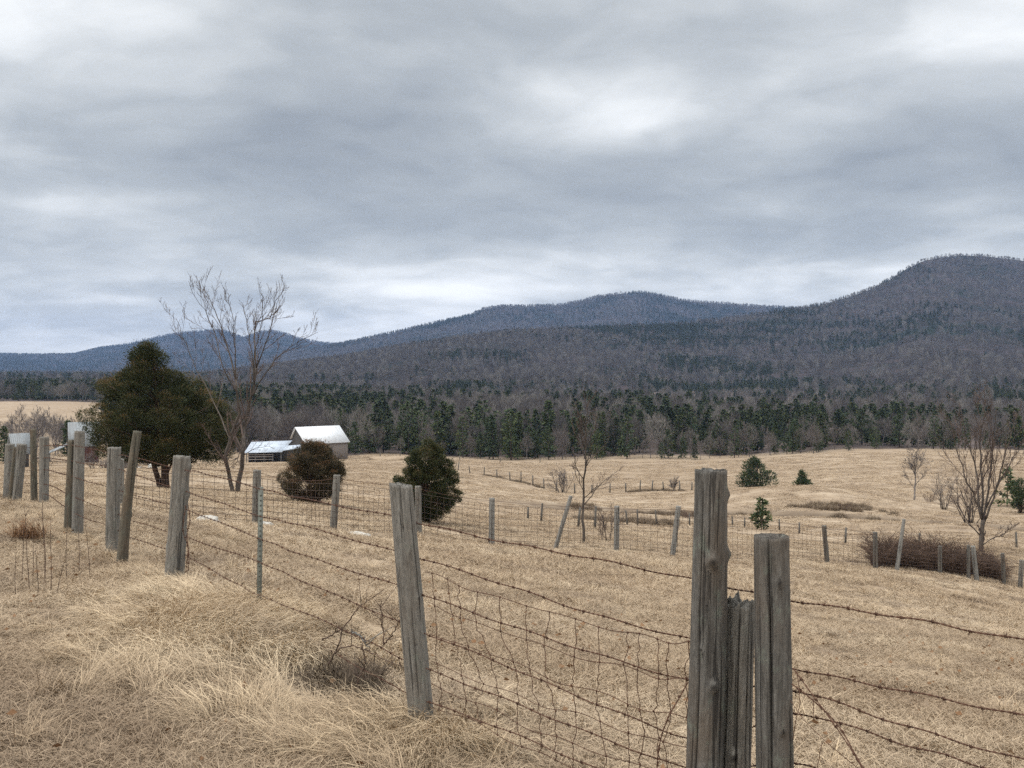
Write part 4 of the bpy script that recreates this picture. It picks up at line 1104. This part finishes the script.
def strands():
    q = np.random.RandomState(91)
    # strand points: pixel, pixel, distance; from the right edge to the far left
    S = [
        [(1210, 676, 2.78), (1021, 640, 3.13), (900, 617, 3.4), (790, 600, 3.58), (705, 582, 3.71), (600, 560, 4.0), (500, 541, 4.45), (410, 521, 4.92), (390, 515.5, 5.05), (300, 498, 6.3), (259, 488, 6.96), (201, 472.5, 8.2), (180, 469, 8.68), (132, 457, 9.8), (114, 454, 10.38), (76, 446, 11.3), (44, 446, 14.3), (8, 450, 15.5)],
        [(1210, 757, 2.78), (1024, 716, 3.13), (900, 690, 3.4), (793, 668, 3.58), (705, 643, 3.71), (600, 616, 4.0), (500, 583, 4.45), (410, 555, 4.92), (393, 550.7, 5.05), (300, 525, 6.3), (259, 515.5, 6.96), (188, 492, 8.5), (178, 489, 8.72), (132, 474, 9.8), (114, 468, 10.38), (76, 462, 11.3), (44, 458, 14.3), (8, 462, 15.5)],
        [(1210, 806, 2.78), (1024, 760, 3.13), (900, 724, 3.4), (793, 690, 3.58), (705, 684, 3.71), (600, 655, 4.0), (500, 622, 4.45), (410, 590, 4.92), (395, 584.5, 5.05), (300, 554, 6.3), (259, 538, 6.96), (188, 510, 8.5), (178, 506, 8.72), (132, 495, 9.8), (114, 489, 10.38), (76, 478, 11.3), (44, 470, 14.3), (8, 473, 15.5)],
        [(1210, 850, 2.78), (1040, 790, 3.1), (986, 768, 3.22), (900, 743, 3.4), (793, 714, 3.58), (705, 740, 3.71), (600, 705, 4.0), (500, 663, 4.45), (410, 627, 4.92), (395, 620, 5.05), (300, 580, 6.3), (259, 562, 6.96), (188, 538, 8.5), (178, 535, 8.72), (132, 520, 9.8), (114, 512, 10.38), (76, 498, 11.3), (44, 484, 14.3), (8, 485, 15.5)],
        [(1210, 920, 2.78), (900, 805, 3.4), (793, 763, 3.58), (705, 772, 3.71), (600, 737, 4.0), (500, 697, 4.45), (410, 662, 4.92), (338, 627, 5.8), (265, 597.5, 6.85), (258, 595, 6.96), (226, 578, 7.7), (187, 556, 8.55), (178, 552, 8.72), (132, 538, 9.8), (114, 528, 10.38), (76, 514, 11.3), (44, 494, 14.3), (8, 493, 15.5)],
        [(705, 812, 3.71), (600, 770, 4.0), (500, 728, 4.45), (410, 694, 4.92), (338, 655, 5.8), (300, 632, 6.3)],
    ]
    for pts in S:
        pts = [(x, y, dd + (.2 if 680 < x < 800 else .16 if 385 < x < 425 else .2 if 100 < x < 192 else 0)) for x, y, dd in pts]
        P = catmull([W(*p) for p in pts], 10); mb = MB()
        P[:, 2] += .004 * np.sin(np.arange(len(P)) * .8)
        barbed(mb, P, q); mb.build('barbed_wire', M_RUST, NF)
    # loose broken strands by the posts
    for pts, lab in (
        ([(793, 668, 3.57), (812, 694, 3.45), (836, 727, 3.35), (868, 775, 3.2), (890, 812, 3.1)], 'broken strand slanting down from the thick right post'),
        ([(792, 684, 3.57), (815, 702, 3.45), (840, 728, 3.38), (862, 768, 3.25), (880, 800, 3.15)], 'second broken strand slanting down from the thick right post'),
        ([(688, 682, 3.74), (678, 700, 3.72), (668, 718, 3.7), (660, 742, 3.7), (657, 770, 3.7), (658, 800, 3.75)], 'bent strand hanging down left of the tallest post')):
        mb = MB(); barbed(mb, catmull([W(*p) for p in pts], 10), q, .012, .0017); o = mb.build('loose_wire', M_RUST, NF); o['label'] = lab
    mb = MB()
    for pts in ([(188, 505, 8.6), (190, 520, 8.55), (187, 535, 8.55), (189, 560, 8.5), (185, 588, 8.5)], [(186, 505, 8.6), (183, 530, 8.55), (188, 550, 8.55), (184, 585, 8.5)]):
        barbed(mb, catmull([W(*p) for p in pts], 8), q, .015, .0025, .07)
    o = mb.build('loose_wire', M_RUST, NF); o['label'] = 'tangle of wire hanging down the thick grey left post'
    mb = MB()
    for pts in ([(790, 700, 3.6), (806, 722, 3.45), (830, 745, 3.35), (860, 770, 3.3)], [(797, 672, 3.55), (800, 700, 3.5), (796, 720, 3.5), (793, 740, 3.55)], [(822, 743, 3.4), (817, 768, 3.4)], [(813, 695, 3.45), (814, 720, 3.42)]):
        P = catmull([W(*p) for p in pts], 8); mb.tube(P, .0014, 4)
    o = mb.build('loose_wire', M_RUST, NF); o['label'] = 'thin bent wires dangling behind the thick right post'
    # the slack woven wire between the leaning post and the tallest post
    hor = [[(425, 572, 4.93), (480, 592, 4.6), (560, 615, 4.2), (640, 636, 3.95), (692, 643, 3.79)],
           [(428, 604, 4.93), (480, 624, 4.6), (560, 651, 4.2), (640, 672, 3.95), (692, 682, 3.79)],
           [(430, 634, 4.93), (490, 654, 4.55), (560, 681, 4.2), (640, 707, 3.95), (692, 719, 3.79)],
           [(431, 661, 4.93), (500, 690, 4.5), (565, 711, 4.2), (640, 735, 3.95), (692, 750, 3.79)],
           [(432, 684, 4.93), (500, 714, 4.5), (565, 742, 4.2), (640, 765, 3.95), (692, 782, 3.79)],
           [(433, 705, 4.93), (500, 735, 4.5), (565, 765, 4.2), (640, 792, 3.95), (692, 812, 3.79)]]
    mb = MB(); H = []
    for k, pts in enumerate(hor):
        P = catmull([W(*p) for p in pts], 12); P[:, 2] += .006 * np.sin(np.arange(len(P)) * .55 + k * 2); P[:, 1] += .02 * np.sin(np.arange(len(P)) * .4 + k); mb.tube(P, .0018, 4); H.append(P)
    for j in range(14):
        f = .03 + .94 * j / 13 + q.normal(0, .01); col = []
        for k, P in enumerate(H):
            g = np.clip(f + q.normal(0, .007), 0, 1) * (len(P) - 1); i = min(int(g), len(P) - 2); col.append(P[i] + (P[i + 1] - P[i]) * (g - i))
        col = catmull(col, 5); col[1:-1] += q.normal(0, .004, col[1:-1].shape); mb.tube(col, .0017, 4)
        for k in range(0, len(col), 5): mb.box(tuple(col[k] - .0035), tuple(col[k] + .0035))
    o = mb.build('woven_wire', M_RUST, NF)
strands()

# --- second fence across the slope
def second_fence():
    q = np.random.RandomState(92)
    e = empty('wire_mesh_fence', on_ground(492, 25.5), 'long wire mesh fence on thin grey posts crossing the slope behind the near fence', 'fence')
    rows = [(120, 506, 120, 459, 16, 8, 8, M_WOOD, None), (180, 518, 181, 466, 17.5, 8, 7, M_WOOD, None), (256, 524, 257, 470, 18.5, 8.5, 8, M_WOOD, 'grey post half hidden behind the green steel post'),
            (333, 532, 337, 475, 21.5, 8, 7, M_WOOD, None), (418.5, 536, 418, 486, 24, 7, 6.5, M_WOOD, 'post half hidden behind the leaning grey foreground post'), (491.5, 546, 492, 498, 25.5, 6, 5.5, M_WOODP, None),
            (555, 549, 571, 496, 26.5, 4.5, 4, M_WOODP, 'pale stick leaning far to the right'), (616.5, 552, 617, 506, 27, 5.5, 5.5, M_WOODP, None), (672.5, 557, 678.5, 506, 27.5, 5.5, 5, M_WOODP, 'pale post leaning to the right left of the tallest foreground post'),
            (827.5, 565.5, 824, 525.5, 30, 5, 4.5, M_WOODD, None), (875.5, 570, 875, 532, 31, 4.5, 4.5, M_WOODD, None), (897, 569, 904, 519, 31.4, 4.5, 3, M_WOODP, 'thin crooked stake leaning right in front of the thicket'),
            (940, 576, 940, 546, 32.5, 4, 4, M_WOODD, None), (968.5, 577, 968.5, 545, 33.4, 3.5, 3.2, M_WOODD, None), (976.5, 581, 973, 546, 33.7, 5, 4.6, M_WOODP, 'pale thick post leaning left in front of the thicket'),
            (1004, 586, 1002.5, 553, 34.6, 4, 3.6, M_WOODD, None), (1020, 588, 1022, 560, 35, 4.5, 4.5, M_WOOD, None), (1100, 597, 1100, 566, 36, 4.5, 4.5, M_WOOD, None)]
    for i, (x0, y0, x1, y1, d, w0, w1, m, lab) in enumerate(rows):
        post(e, x0, y0, x1, y1, d, w0, w1, m, 200 + i, lab, n=12, jag=.01)
    line = [r for r in rows if r[0] not in (555, 897, 968.5)]
    top = [np.array(W(r[0] + (r[2] - r[0]) * .8, r[1] + (r[3] - r[1]) * .86, r[4] - .08)) for r in line]
    hs = [1.0, .84, .68, .53, .39, .26, .14, .04]
    mb = MB(); bw = MB()
    for a, b in zip(top[:-1], top[1:]):
        n = int(np.linalg.norm(b - a) / .17); t = np.linspace(0, 1, n)
        L = a + (b - a) * t[:, None]; g = gz(L[:, 0], L[:, 1]) + .03
        sag = 4 * t * (1 - t) * q.uniform(.0, .05); Z = L[:, 2] - sag
        for h in hs:
            P = L.copy(); P[:, 2] = g + (Z - g) * h; P[:, 1] += q.normal(0, .004, n); mb.tube(P, .0042, 3, .5, False)
        for i in range(n):
            mb.tube(np.array([[L[i, 0], L[i, 1], Z[i]], [L[i, 0] + q.normal(0, .012), L[i, 1], (Z[i] + g[i]) / 2], [L[i, 0], L[i, 1], g[i]]]), .0038, 3, .5, False)
        P = L.copy(); P[:, 2] = Z + .10 - sag; bw.tube(P, .005, 3, .5, False)
    mb.build('wire_mesh', M_RUSTL, e); bw.build('barbed_wire', M_RUST, e)
second_fence()
def small_fence(name, label, spots, hmin, hmax, w, seed, lines=(.9, .5), m=M_WOODD, rad=.006):
    q = np.random.RandomState(seed); e = empty(name, on_ground(*spots[len(spots) // 2]), label, 'fence'); tops = []
    for px, d in spots:
        b = on_ground(px, d); h = q.uniform(hmin, hmax); mb = MB(); l = q.normal(0, .07, 2) * h
        mb.tube(np.array([b - [0, 0, .2], b + [l[0] * .5, l[1] * .5, h * .5], b + [l[0], l[1], h]]), [w * .55, w * .5, w * .42], 7)
        mb.build('post', m, e); tops.append((b, b + [l[0], l[1], h]))
    mb = MB()
    for (b0, t0), (b1, t1) in zip(tops[:-1], tops[1:]):
        for f in lines:
            a = b0 + (t0 - b0) * f; c = b1 + (t1 - b1) * f; P = np.linspace(a, c, 5); P[1:4, 2] -= .04; mb.tube(P, rad, 3, .5, False)
    mb.build('wire', M_RUSTL, e)
q = np.random.RandomState(93)
small_fence('meadow_fence', 'distant post and wire fence running across the middle of the far meadow', [(458, 160), (470, 154), (484, 148), (497, 141), (510, 135), (521, 131), (533, 127), (544, 124), (556, 122), (575, 120), (592, 119.5), (610, 119), (626, 118.5), (640, 118), (652, 117.5), (664, 117), (680, 116.5), (692, 116), (702, 115.5)], 1.0, 1.5, .16, 94)
small_fence('hollow_fence', 'broken row of short stakes in the hollow behind the wire mesh fence', [(528, 45), (541, 44), (578, 41), (595, 40), (628, 50), (638, 52), (657, 56), (690, 60), (733, 64), (745, 62), (780, 60), (800, 56), (846, 46), (920, 44), (1018, 48)], .5, .95, .1, 95, (.85,))
small_fence('edge_fence', 'low fence in front of the trees on the left part of the far meadow', [(380, 226), (400, 228), (430, 230), (460, 232), (500, 233), (540, 234), (575, 235)], 1.0, 1.4, .18, 96, (.9,))

# ------------------------------------------------------------------ grass
def patch(seed, rad, n, L, Wd, el, curl, tmean=.5, aligned=None):
    q = np.random.RandomState(seed); mb = MB()
    r = rad * np.sqrt(q.rand(n)); a = q.uniform(0, 2 * PI, n)
    P = np.stack([r * np.cos(a), r * np.sin(a), np.full(n, -.012)], 1)
    cl = fbm(P[:, 0] / rad * 2.2 + seed, P[:, 1] / rad * 2.2, seed, 2)
    az = cl * 14 + q.normal(0, .8, n) if aligned is None else aligned + q.normal(0, .5, n)
    t = np.clip(tmean + (cl - .5) * .6 + q.normal(0, .22, n), 0, 1)
    mb.blades(P, az, q.uniform(el[0], el[1], n), q.uniform(L[0], L[1], n), q.uniform(Wd[0], Wd[1], n), q.uniform(curl[0], curl[1], n), t, q)
    return mb
def normals_at(x, y, h=.25):
    gx = (gz(x + h, y) - gz(x - h, y)) / (2 * h); gy = (gz(x, y + h) - gz(x, y - h)) / (2 * h)
    return np.stack([-gx, -gy, np.ones(len(x))], 1)
def wedge(q, d0, d1, spacing, umax=.64):
    n = int(umax * (d1 ** 2 - d0 ** 2) / spacing ** 2)
    d = np.sqrt(q.uniform(d0 ** 2, d1 ** 2, n)); u = q.uniform(-umax, umax, n); return u * d, d
def grasses():
    q = np.random.RandomState(97)
    short = [proto('short_grass', patch(300 + i, .34, 540, (.05, .18), (.0018, .0037), (.05, .75), (.05, .55), .5), M_GRASS) for i in range(5)]
    x, y = wedge(q, 2.0, 15, .215)
    nrm = normals_at(x, y); P = np.stack([x, y, gz(x, y)], 1)
    s = q.uniform(.75, 1.25, len(x)) * (.75 + .6 * vn(x / 1.2, y / 1.2, 41)); s3 = np.stack([np.full(len(x), 1.0), np.full(len(x), 1.0), s], 1)
    stuff('near_grass', P, s3, q.uniform(0, 6.28, len(x)), q.randint(0, 5, len(x)), short, nrm)
    midp = [proto('field_grass', patch(320 + i, .62, 760, (.06, .20), (.0035, .0065), (.05, .8), (.05, .5), .55), M_GRASS) for i in range(4)]
    x, y = wedge(q, 15, 48, .47)
    s = (.6 + .8 * vn(x / 2.5, y / 2.5, 43)) * q.uniform(.8, 1.2, len(x))
    stuff('field_grass', np.stack([x, y, gz(x, y)], 1), np.stack([np.ones(len(x)), np.ones(len(x)), s], 1), q.uniform(0, 6.28, len(x)), q.randint(0, 4, len(x)), midp, normals_at(x, y))
    farp = [proto('meadow_grass', patch(340 + i, 1.9, 900, (.08, .22), (.010, .018), (.05, .7), (.05, .4), .58), M_GRASS) for i in range(3)]
    x, y = wedge(q, 48, 240, 1.75)
    keep = (vn(x / 6, y / 6, 47) > .12) & (forest_mask(x, y) < .1) & (wet_mask(x, y) < .12); x, y = x[keep], y[keep]
    stuff('meadow_grass', np.stack([x, y, gz(x, y)], 1), q.uniform(.7, 1.2, len(x)), q.uniform(0, 6.28, len(x)), q.randint(0, 3, len(x)), farp, normals_at(x, y, 1.0))
    # tall pale grass flopped over along the near fence
    tall = [proto('tall_grass', patch(360 + i, .12, 150, (.15, .40), (.0018, .0034), (.3, 1.2), (.3, .8), .66, 0.0), M_TALL) for i in range(5)]
    line = np.array([W(*p)[:2] for p in ((705, 700, 3.8), (410, 700, 5), (330, 680, 5.9), (258, 600, 7.0), (178, 570, 8.8), (114, 550, 10.5), (74, 530, 11.5), (40, 500, 14.5), (8, 500, 15.5))])
    seg = np.linalg.norm(np.diff(line, axis=0), axis=1); cs = np.concatenate([[0], np.cumsum(seg)])
    n = 560; t = q.uniform(0, cs[-1], n); lx = np.interp(t, cs, line[:, 0]); ly = np.interp(t, cs, line[:, 1])
    off = -np.abs(q.normal(0, .42, n)) + .12
    lx = lx + off * .85 + q.normal(0, .05, n); ly = ly + off * .45
    keep = (vn(lx / .5, ly / .5, 51) > .28) & ~((t < 1.4)); lx, ly = lx[keep], ly[keep]
    mx = q.normal(-1.75, .42, 260); my = q.normal(6.4, .55, 260)[:]                 # the swept mound
    lx = np.concatenate([lx, mx]); ly = np.concatenate([ly, my])
    fx = q.normal(-.55, .3, 60); fy = q.normal(4.85, .18, 60); lx = np.concatenate([lx, fx]); ly = np.concatenate([ly, fy])
    P = np.stack([lx, ly, gz(lx, ly)], 1); far_off = ((lx + 1.0) ** 2 + (ly - 5.6) ** 2) > .12; P = P[far_off]; lx, ly = lx[far_off], ly[far_off]
    yaw = 3.6 + 3.4 * (fbm(lx / .9, ly / .9, 53, 2) - .5) * 2 + q.normal(0, .6, len(lx))
    stuff('tall_grass', P, q.uniform(.6, 1.05, len(lx)) * (1 - .5 * smooth(7.6, 9.0, ly)), yaw, q.randint(0, 5, len(lx)), tall)
    # loose longer tufts standing out of the field
    tuft = [proto('grass_tuft', patch(380 + i, .10, 60, (.12, .32), (.003, .005), (.5, 1.4), (.15, .5), .6), M_TALL) for i in range(4)]
    x, y = wedge(q, 3.2, 30, 1.05)
    stuff('grass_tufts', np.stack([x, y, gz(x, y)], 1), q.uniform(.5, 1.1, len(x)), q.uniform(0, 6.28, len(x)), q.randint(0, 4, len(x)), tuft)
grasses()

def rough_growth():
    q = np.random.RandomState(98)
    pr = [proto('ditch_weed', patch(420 + i, .55, 420, (.2, .7), (.012, .02), (.5, 1.4), (.1, .5), .35), M_DITCH) for i in range(3)]
    x = q.uniform(4, 44, 420); y = 76 + 6 * np.sin(x / 9.0) - .18 * (x - 20) + q.normal(.6, 1.2, 420)
    k = vn(x / 3.5, y / 3, 61) > .42; x, y = x[k], y[k]
    cx = np.concatenate([q.normal(13.6, 1.4, 50), q.normal(6.5, 1.2, 30), q.normal(27.5, 1.6, 40)]); cy = np.concatenate([q.normal(80, 1.2, 50), q.normal(58, 1, 30), q.normal(84, 1.2, 40)])
    x = np.concatenate([x, cx]); y = np.concatenate([y, cy])
    stuff('ditch_weeds', np.stack([x, y, gz(x, y)], 1), q.uniform(.5, 1.1, len(x)), q.uniform(0, 6.28, len(x)), q.randint(0, 3, len(x)), pr)
    px = np.array([458, 470, 484, 497, 510, 521, 533, 544, 556, 575, 592, 610, 640, 664, 692, 720]); d = np.array([160, 154, 148, 141, 135, 131, 127, 124, 122, 120, 119.5, 119, 118, 117, 116, 115])
    t = q.uniform(458, 715, 420); dd = np.interp(t, px, d) + q.normal(0, .5, 420); x = (t - 512) / F * dd; k = vn(x / 3, dd / 3, 63) > .45; x, dd = x[k], dd[k]
    stuff('fence_line_weeds', np.stack([x, dd, gz(x, dd)], 1), q.uniform(.2, .75, len(x)), q.uniform(0, 6.28, len(x)), q.randint(0, 3, len(x)), pr)
    lf = []
    for i in range(3):
        mb = MB(); mb.diamonds(np.zeros((1, 3)) + [0, 0, .02], np.array([[1, .2 * i, .25]]), np.array([.05]), np.array([.03]), np.array([.2 + .3 * i]), q, .2); lf.append(proto('leaf', mb, M_RUSSET))
    x, y = wedge(q, 3, 13, .42); stuff('fallen_leaves', np.stack([x, y, gz(x, y) + .03], 1), q.uniform(.5, 1.2, len(x)), q.uniform(0, 6.28, len(x)), q.randint(0, 3, len(x)), lf)
rough_growth()

# --- dead weeds, canes and tufts that stand out on their own
def weed_tuft(px, d, n, h, rad, m, label, seed, name='dead_weed'):
    b = on_ground(px, d); mb = patch(seed, rad, n, (h * .5, h), (.003, .006), (.6, 1.45), (.1, .5), .4); V = np.concatenate(mb.v) + b
    mb.v = [V]; mb.t = [np.concatenate(mb.t)]
    o = mb.build(name, m, origin=tuple(b)); tag(o, label, 'weed')
weed_tuft(27, 10.8, 420, .36, .17, M_RUSSET, 'rusty brown tuft of dead weed in front of the far left posts', 401)
weed_tuft(342, 5.65, 800, .24, .24, M_SHADETUFT, 'dead grass tuft coloured dark for the shade in the hollow left of the leaning grey post', 402)  # tuft carries the dark shadow of the hollow in its colour
weed_tuft(362, 5.35, 260, .2, .16, M_SHADETUFT, 'lower shade dark tuft of dead grass at the foot of the bramble canes', 404)
weed_tuft(470, 5.0, 90, .30, .12, M_TALL, 'pale dry weed with tall stems right of the leaning grey post', 403)
def stalks():
    q = np.random.RandomState(99)
    for px, d, h in ((20, 8.6, .55), (28, 8.2, .75), (31, 8.4, .5), (42, 8.1, .85), (45, 8.3, .7), (49, 8.0, .65), (36, 7.9, .42), (66, 8.6, .7), (89, 8.8, .6), (14, 8.0, .4), (55, 7.9, .3), (78, 9.2, .5)):
        b = on_ground(px, d); mb = MB(); P = branch_path(q, b - [0, 0, .03], np.array([q.normal(0, .05), q.normal(0, .05), 1]), h, 8, .03, .02)
        mb.tube(P, np.linspace(.0035, .0016, 9), 4)
        for k in range(int(h * 14)):
            i = q.randint(2, 8); v = q.normal(0, 1, 3); v[2] = abs(v[2]) + .6; v /= np.linalg.norm(v); mb.tube(np.array([P[i], P[i] + v * q.uniform(.02, .07)]), [.0016, .001], 3)
        o = mb.build('weed_stalk', M_BRAMBLE, origin=tuple(b)); tag(o, 'thin upright dead weed stalk in the grass at left in front of the paired posts', 'weed', 'dead weed stalks at left')
    def canes(lists, name, label, d, m, r):
        b = on_ground(lists[0][0][0], d); mb = MB()
        for pts in lists:
            P = catmull([W(*p) for p in pts], 8); P[1:-1] += q.normal(0, .003, P[1:-1].shape); mb.tube(P, np.linspace(r, r * .4, len(P)), 5)
            for k in range(5):
                i = q.randint(2, len(P) - 1); v = q.normal(size=3); v[2] = abs(v[2]); mb.tube(np.array([P[i], P[i] + v * .03, P[i] + v * .06]), [r * .5, r * .4, r * .2], 3)
        o = mb.build(name, m, origin=tuple(b)); tag(o, label, 'cane')
    canes([[(336, 656, 5.5), (342, 632, 5.5), (355, 612, 5.45), (366, 602, 5.4), (383, 590, 5.4)],
           [(328, 664, 5.5), (338, 650, 5.45), (352, 646, 5.4), (366, 650, 5.3), (385, 660, 5.2), (404, 668, 5.15)],
           [(322, 640, 5.6), (336, 632, 5.55), (345, 630, 5.5)], [(384, 644, 5.2), (393, 634, 5.15), (399, 620, 5.12)], [(364, 668, 5.3), (358, 680, 5.3), (356, 690, 5.3)],
           [(384, 645, 5.25), (382, 620, 5.25), (381, 600, 5.2)], [(362, 645, 5.3), (365, 660, 5.3), (363, 685, 5.3)]],
          'bramble_cane', 'arching dark bramble canes tangled in the wire left of the leaning grey post', 5.5, M_BRAMBLE, .0045)
    canes([[(351, 632, 5.4), (360, 636, 5.38), (365, 643, 5.36), (370, 648, 5.36)]], 'peeled_twig', 'short pale peeled twig caught in the bramble canes', 5.4, M_WOODP, .006)
    canes([[(60, 588, 7.9), (72, 583, 7.9), (84, 576, 7.95)]], 'straw_stem', 'pale broken straw stem lying among the weed stalks at left', 7.9, M_TALL, .006)
stalks()

# ------------------------------------------------------------------ air
def haze():
    mb = MB(); mb.box((-6500, -40, -60), (6500, 6900, 350))
    m = bpy.data.materials.new('valley_haze'); m.use_nodes = True; nt = m.node_tree; nt.nodes.clear()
    out = nt.nodes.new('ShaderNodeOutputMaterial'); v = nt.nodes.new('ShaderNodeVolumePrincipled')
    v.inputs['Color'].default_value = (.36, .53, .88, 1); v.inputs['Density'].default_value = 8.0e-5
    v.inputs['Density Attribute'].default_value = ''; v.inputs['Temperature Attribute'].default_value = ''
    nt.links.new(v.outputs[0], out.inputs['Volume'])
    m.cycles.homogeneous_volume = True
    o = mb.build('haze', m); tag(o, kind='stuff')
haze()

# ------------------------------------------------------------------ sky and light
SUN_EL, SUN_AZ = math.radians(52), math.radians(-125)     # high behind the left shoulder, through thick cloud
w = bpy.data.worlds.new('World'); sc.world = w; w.use_nodes = True
nt = w.node_tree; n = N(nt); bg = nt.nodes['Background']
sky = n.node('ShaderNodeTexSky', sky_type='NISHITA', sun_disc=False); sky.sun_elevation = SUN_EL; sky.sun_rotation = SUN_AZ
D = n.node('ShaderNodeTexCoord').outputs['Generated']
sx = n.node('ShaderNodeSeparateXYZ'); n.link(D, sx.inputs[0]); X, Y, Z = sx.outputs
up = n.math('MAXIMUM', Z, 0.0)
inv = n.math('DIVIDE', 1.0, n.math('ADD', up, .19))
cb = n.node('ShaderNodeCombineXYZ'); n.link(n.math('MULTIPLY', X, inv), cb.inputs[0]); n.link(n.math('MULTIPLY', Y, inv), cb.inputs[1])
cp = cb.outputs[0]
# lumpy stratocumulus: broad masses, billows on them, ragged small edges
wz = n.node('ShaderNodeTexNoise'); wz.inputs['Scale'].default_value = 1.7; wz.inputs['Detail'].default_value = 4; n.link(n.mapping(cp, (1, 1, 1), (9, 4, 0)), wz.inputs['Vector'])
wv = n.node('ShaderNodeVectorMath', operation='MULTIPLY_ADD'); n.link(wz.outputs['Color'], wv.inputs[0]); wv.inputs[1].default_value = (.42, .30, 0); n.link(cp, wv.inputs[2]); cpw = wv.outputs[0]
cl = n.noise(n.mapping(cpw, (1, 1.0, 1), (5.9, 1.1, 0)), .95, 5, .48)
b1 = n.noise(n.mapping(cpw, (1, 1.0, 1), (7.3, 17.3, 0)), 2.2, 3, .45)
bil = n.math('ABSOLUTE', n.math('SUBTRACT', n.math('MULTIPLY', b1, 2.0), 1.0))     # 0 at the billow seams
b2 = n.noise(n.mapping(cpw, (1, 1.0, 1), (1.3, 14.2, 0)), 6.0, 7, .6)
cf = n.math('ADD', n.math('ADD', n.math('MULTIPLY', cl, 1.0), n.math('MULTIPLY', bil, .24)), n.math('MULTIPLY', b2, .20))
cf = n.math('SUBTRACT', cf, .145)
def bump_at(px, py, sxw, syw, amp):
    """a thin bright gap, or a thick dark mass, in a fixed direction of the sky"""
    u = (px - 512) / F; t = (370 - py) / F
    a = n.math('SUBTRACT', n.math('DIVIDE', X, n.math('MAXIMUM', Y, .05)), u); b = n.math('SUBTRACT', n.math('DIVIDE', Z, n.math('MAXIMUM', Y, .05)), t)
    r = n.math('ADD', n.math('POWER', n.math('DIVIDE', a, sxw), 2), n.math('POWER', n.math('DIVIDE', b, syw), 2))
    g = n.math('MULTIPLY', n.math('EXPONENT', n.math('MULTIPLY', r, -1.0)), amp)
    return n.math('MULTIPLY', g, n.math('GREATER_THAN', Y, .05))
base = n.ramp(up, [(0.0, .58), (.045, .57), (.08, .54), (.115, .44), (.17, .39), (.23, .41), (.30, .47), (.36, .53), (.5, .60), (1.0, .62)])
f = n.math('ADD', base, n.math('MULTIPLY', n.math('SUBTRACT', cf, .5), 1.12))
for a in ((625, 118, .075, .034, .24), (672, 140, .014, .010, .08), (60, 25, .26, .06, .13), (970, 40, .12, .04, .08), (110, 205, .13, .020, .10), (390, 275, .12, .020, .12), (760, 200, .07, .02, .07), (520, 30, .16, .05, -.06), (130, 165, .15, .022, -.08), (330, 225, .22, .022, -.08), (850, 160, .2, .05, -.03), (820, 235, .3, .02, -.06), (130, 300, .06, .007, .14), (420, 292, .10, .010, .12), (720, 268, .14, .012, .10), (250, 318, .08, .01, .10)):
    f = n.math('ADD', f, bump_at(*a))
cc = n.ramp(f, [(.13, (.25, .272, .296)), (.34, (.355, .378, .395)), (.50, (.49, .51, .52)), (.64, (.665, .68, .685)), (.80, (.85, .857, .855)), (1.0, (.98, .98, .975))])
# overcast skies are brighter overhead
gain = n.math('ADD', 1.0, n.math('MULTIPLY', n.ramp(up, [(.34, 0), (.8, 1)]), 1.7))
cc = n.mix(1.0, cc, gain, 'MULTIPLY')
mx = n.mix(.95, sky.outputs[0], n.mix(1.0, cc, (10, 10, 10), 'MULTIPLY'))
n.link(mx, bg.inputs['Color']); bg.inputs['Strength'].default_value = .1
w.cycles.sampling_method = 'MANUAL'; w.cycles.sample_map_resolution = 512

ld = bpy.data.lights.new('sun', 'SUN'); ld.energy = 1.2; ld.angle = math.radians(25); ld.color = (1, .965, .91)
lo = bpy.data.objects.new('sun', ld); COL.objects.link(lo)
dv = Vector((math.sin(SUN_AZ) * math.cos(SUN_EL), math.cos(SUN_AZ) * math.cos(SUN_EL), math.sin(SUN_EL)))   # towards the sun
lo.rotation_euler = dv.to_track_quat('Z', 'Y').to_euler(); lo.location = (0, 0, 60)

sc.view_settings.view_transform = 'Standard'; sc.view_settings.look = 'None'; sc.view_settings.exposure = 0.5; sc.view_settings.gamma = 1
sc.view_settings.use_curve_mapping = False
sc.render.engine = 'CYCLES'
sc.cycles.max_bounces = 3; sc.cycles.diffuse_bounces = 2; sc.cycles.glossy_bounces = 1; sc.cycles.transmission_bounces = 1; sc.cycles.volume_bounces = 0
sc.cycles.use_denoising = False
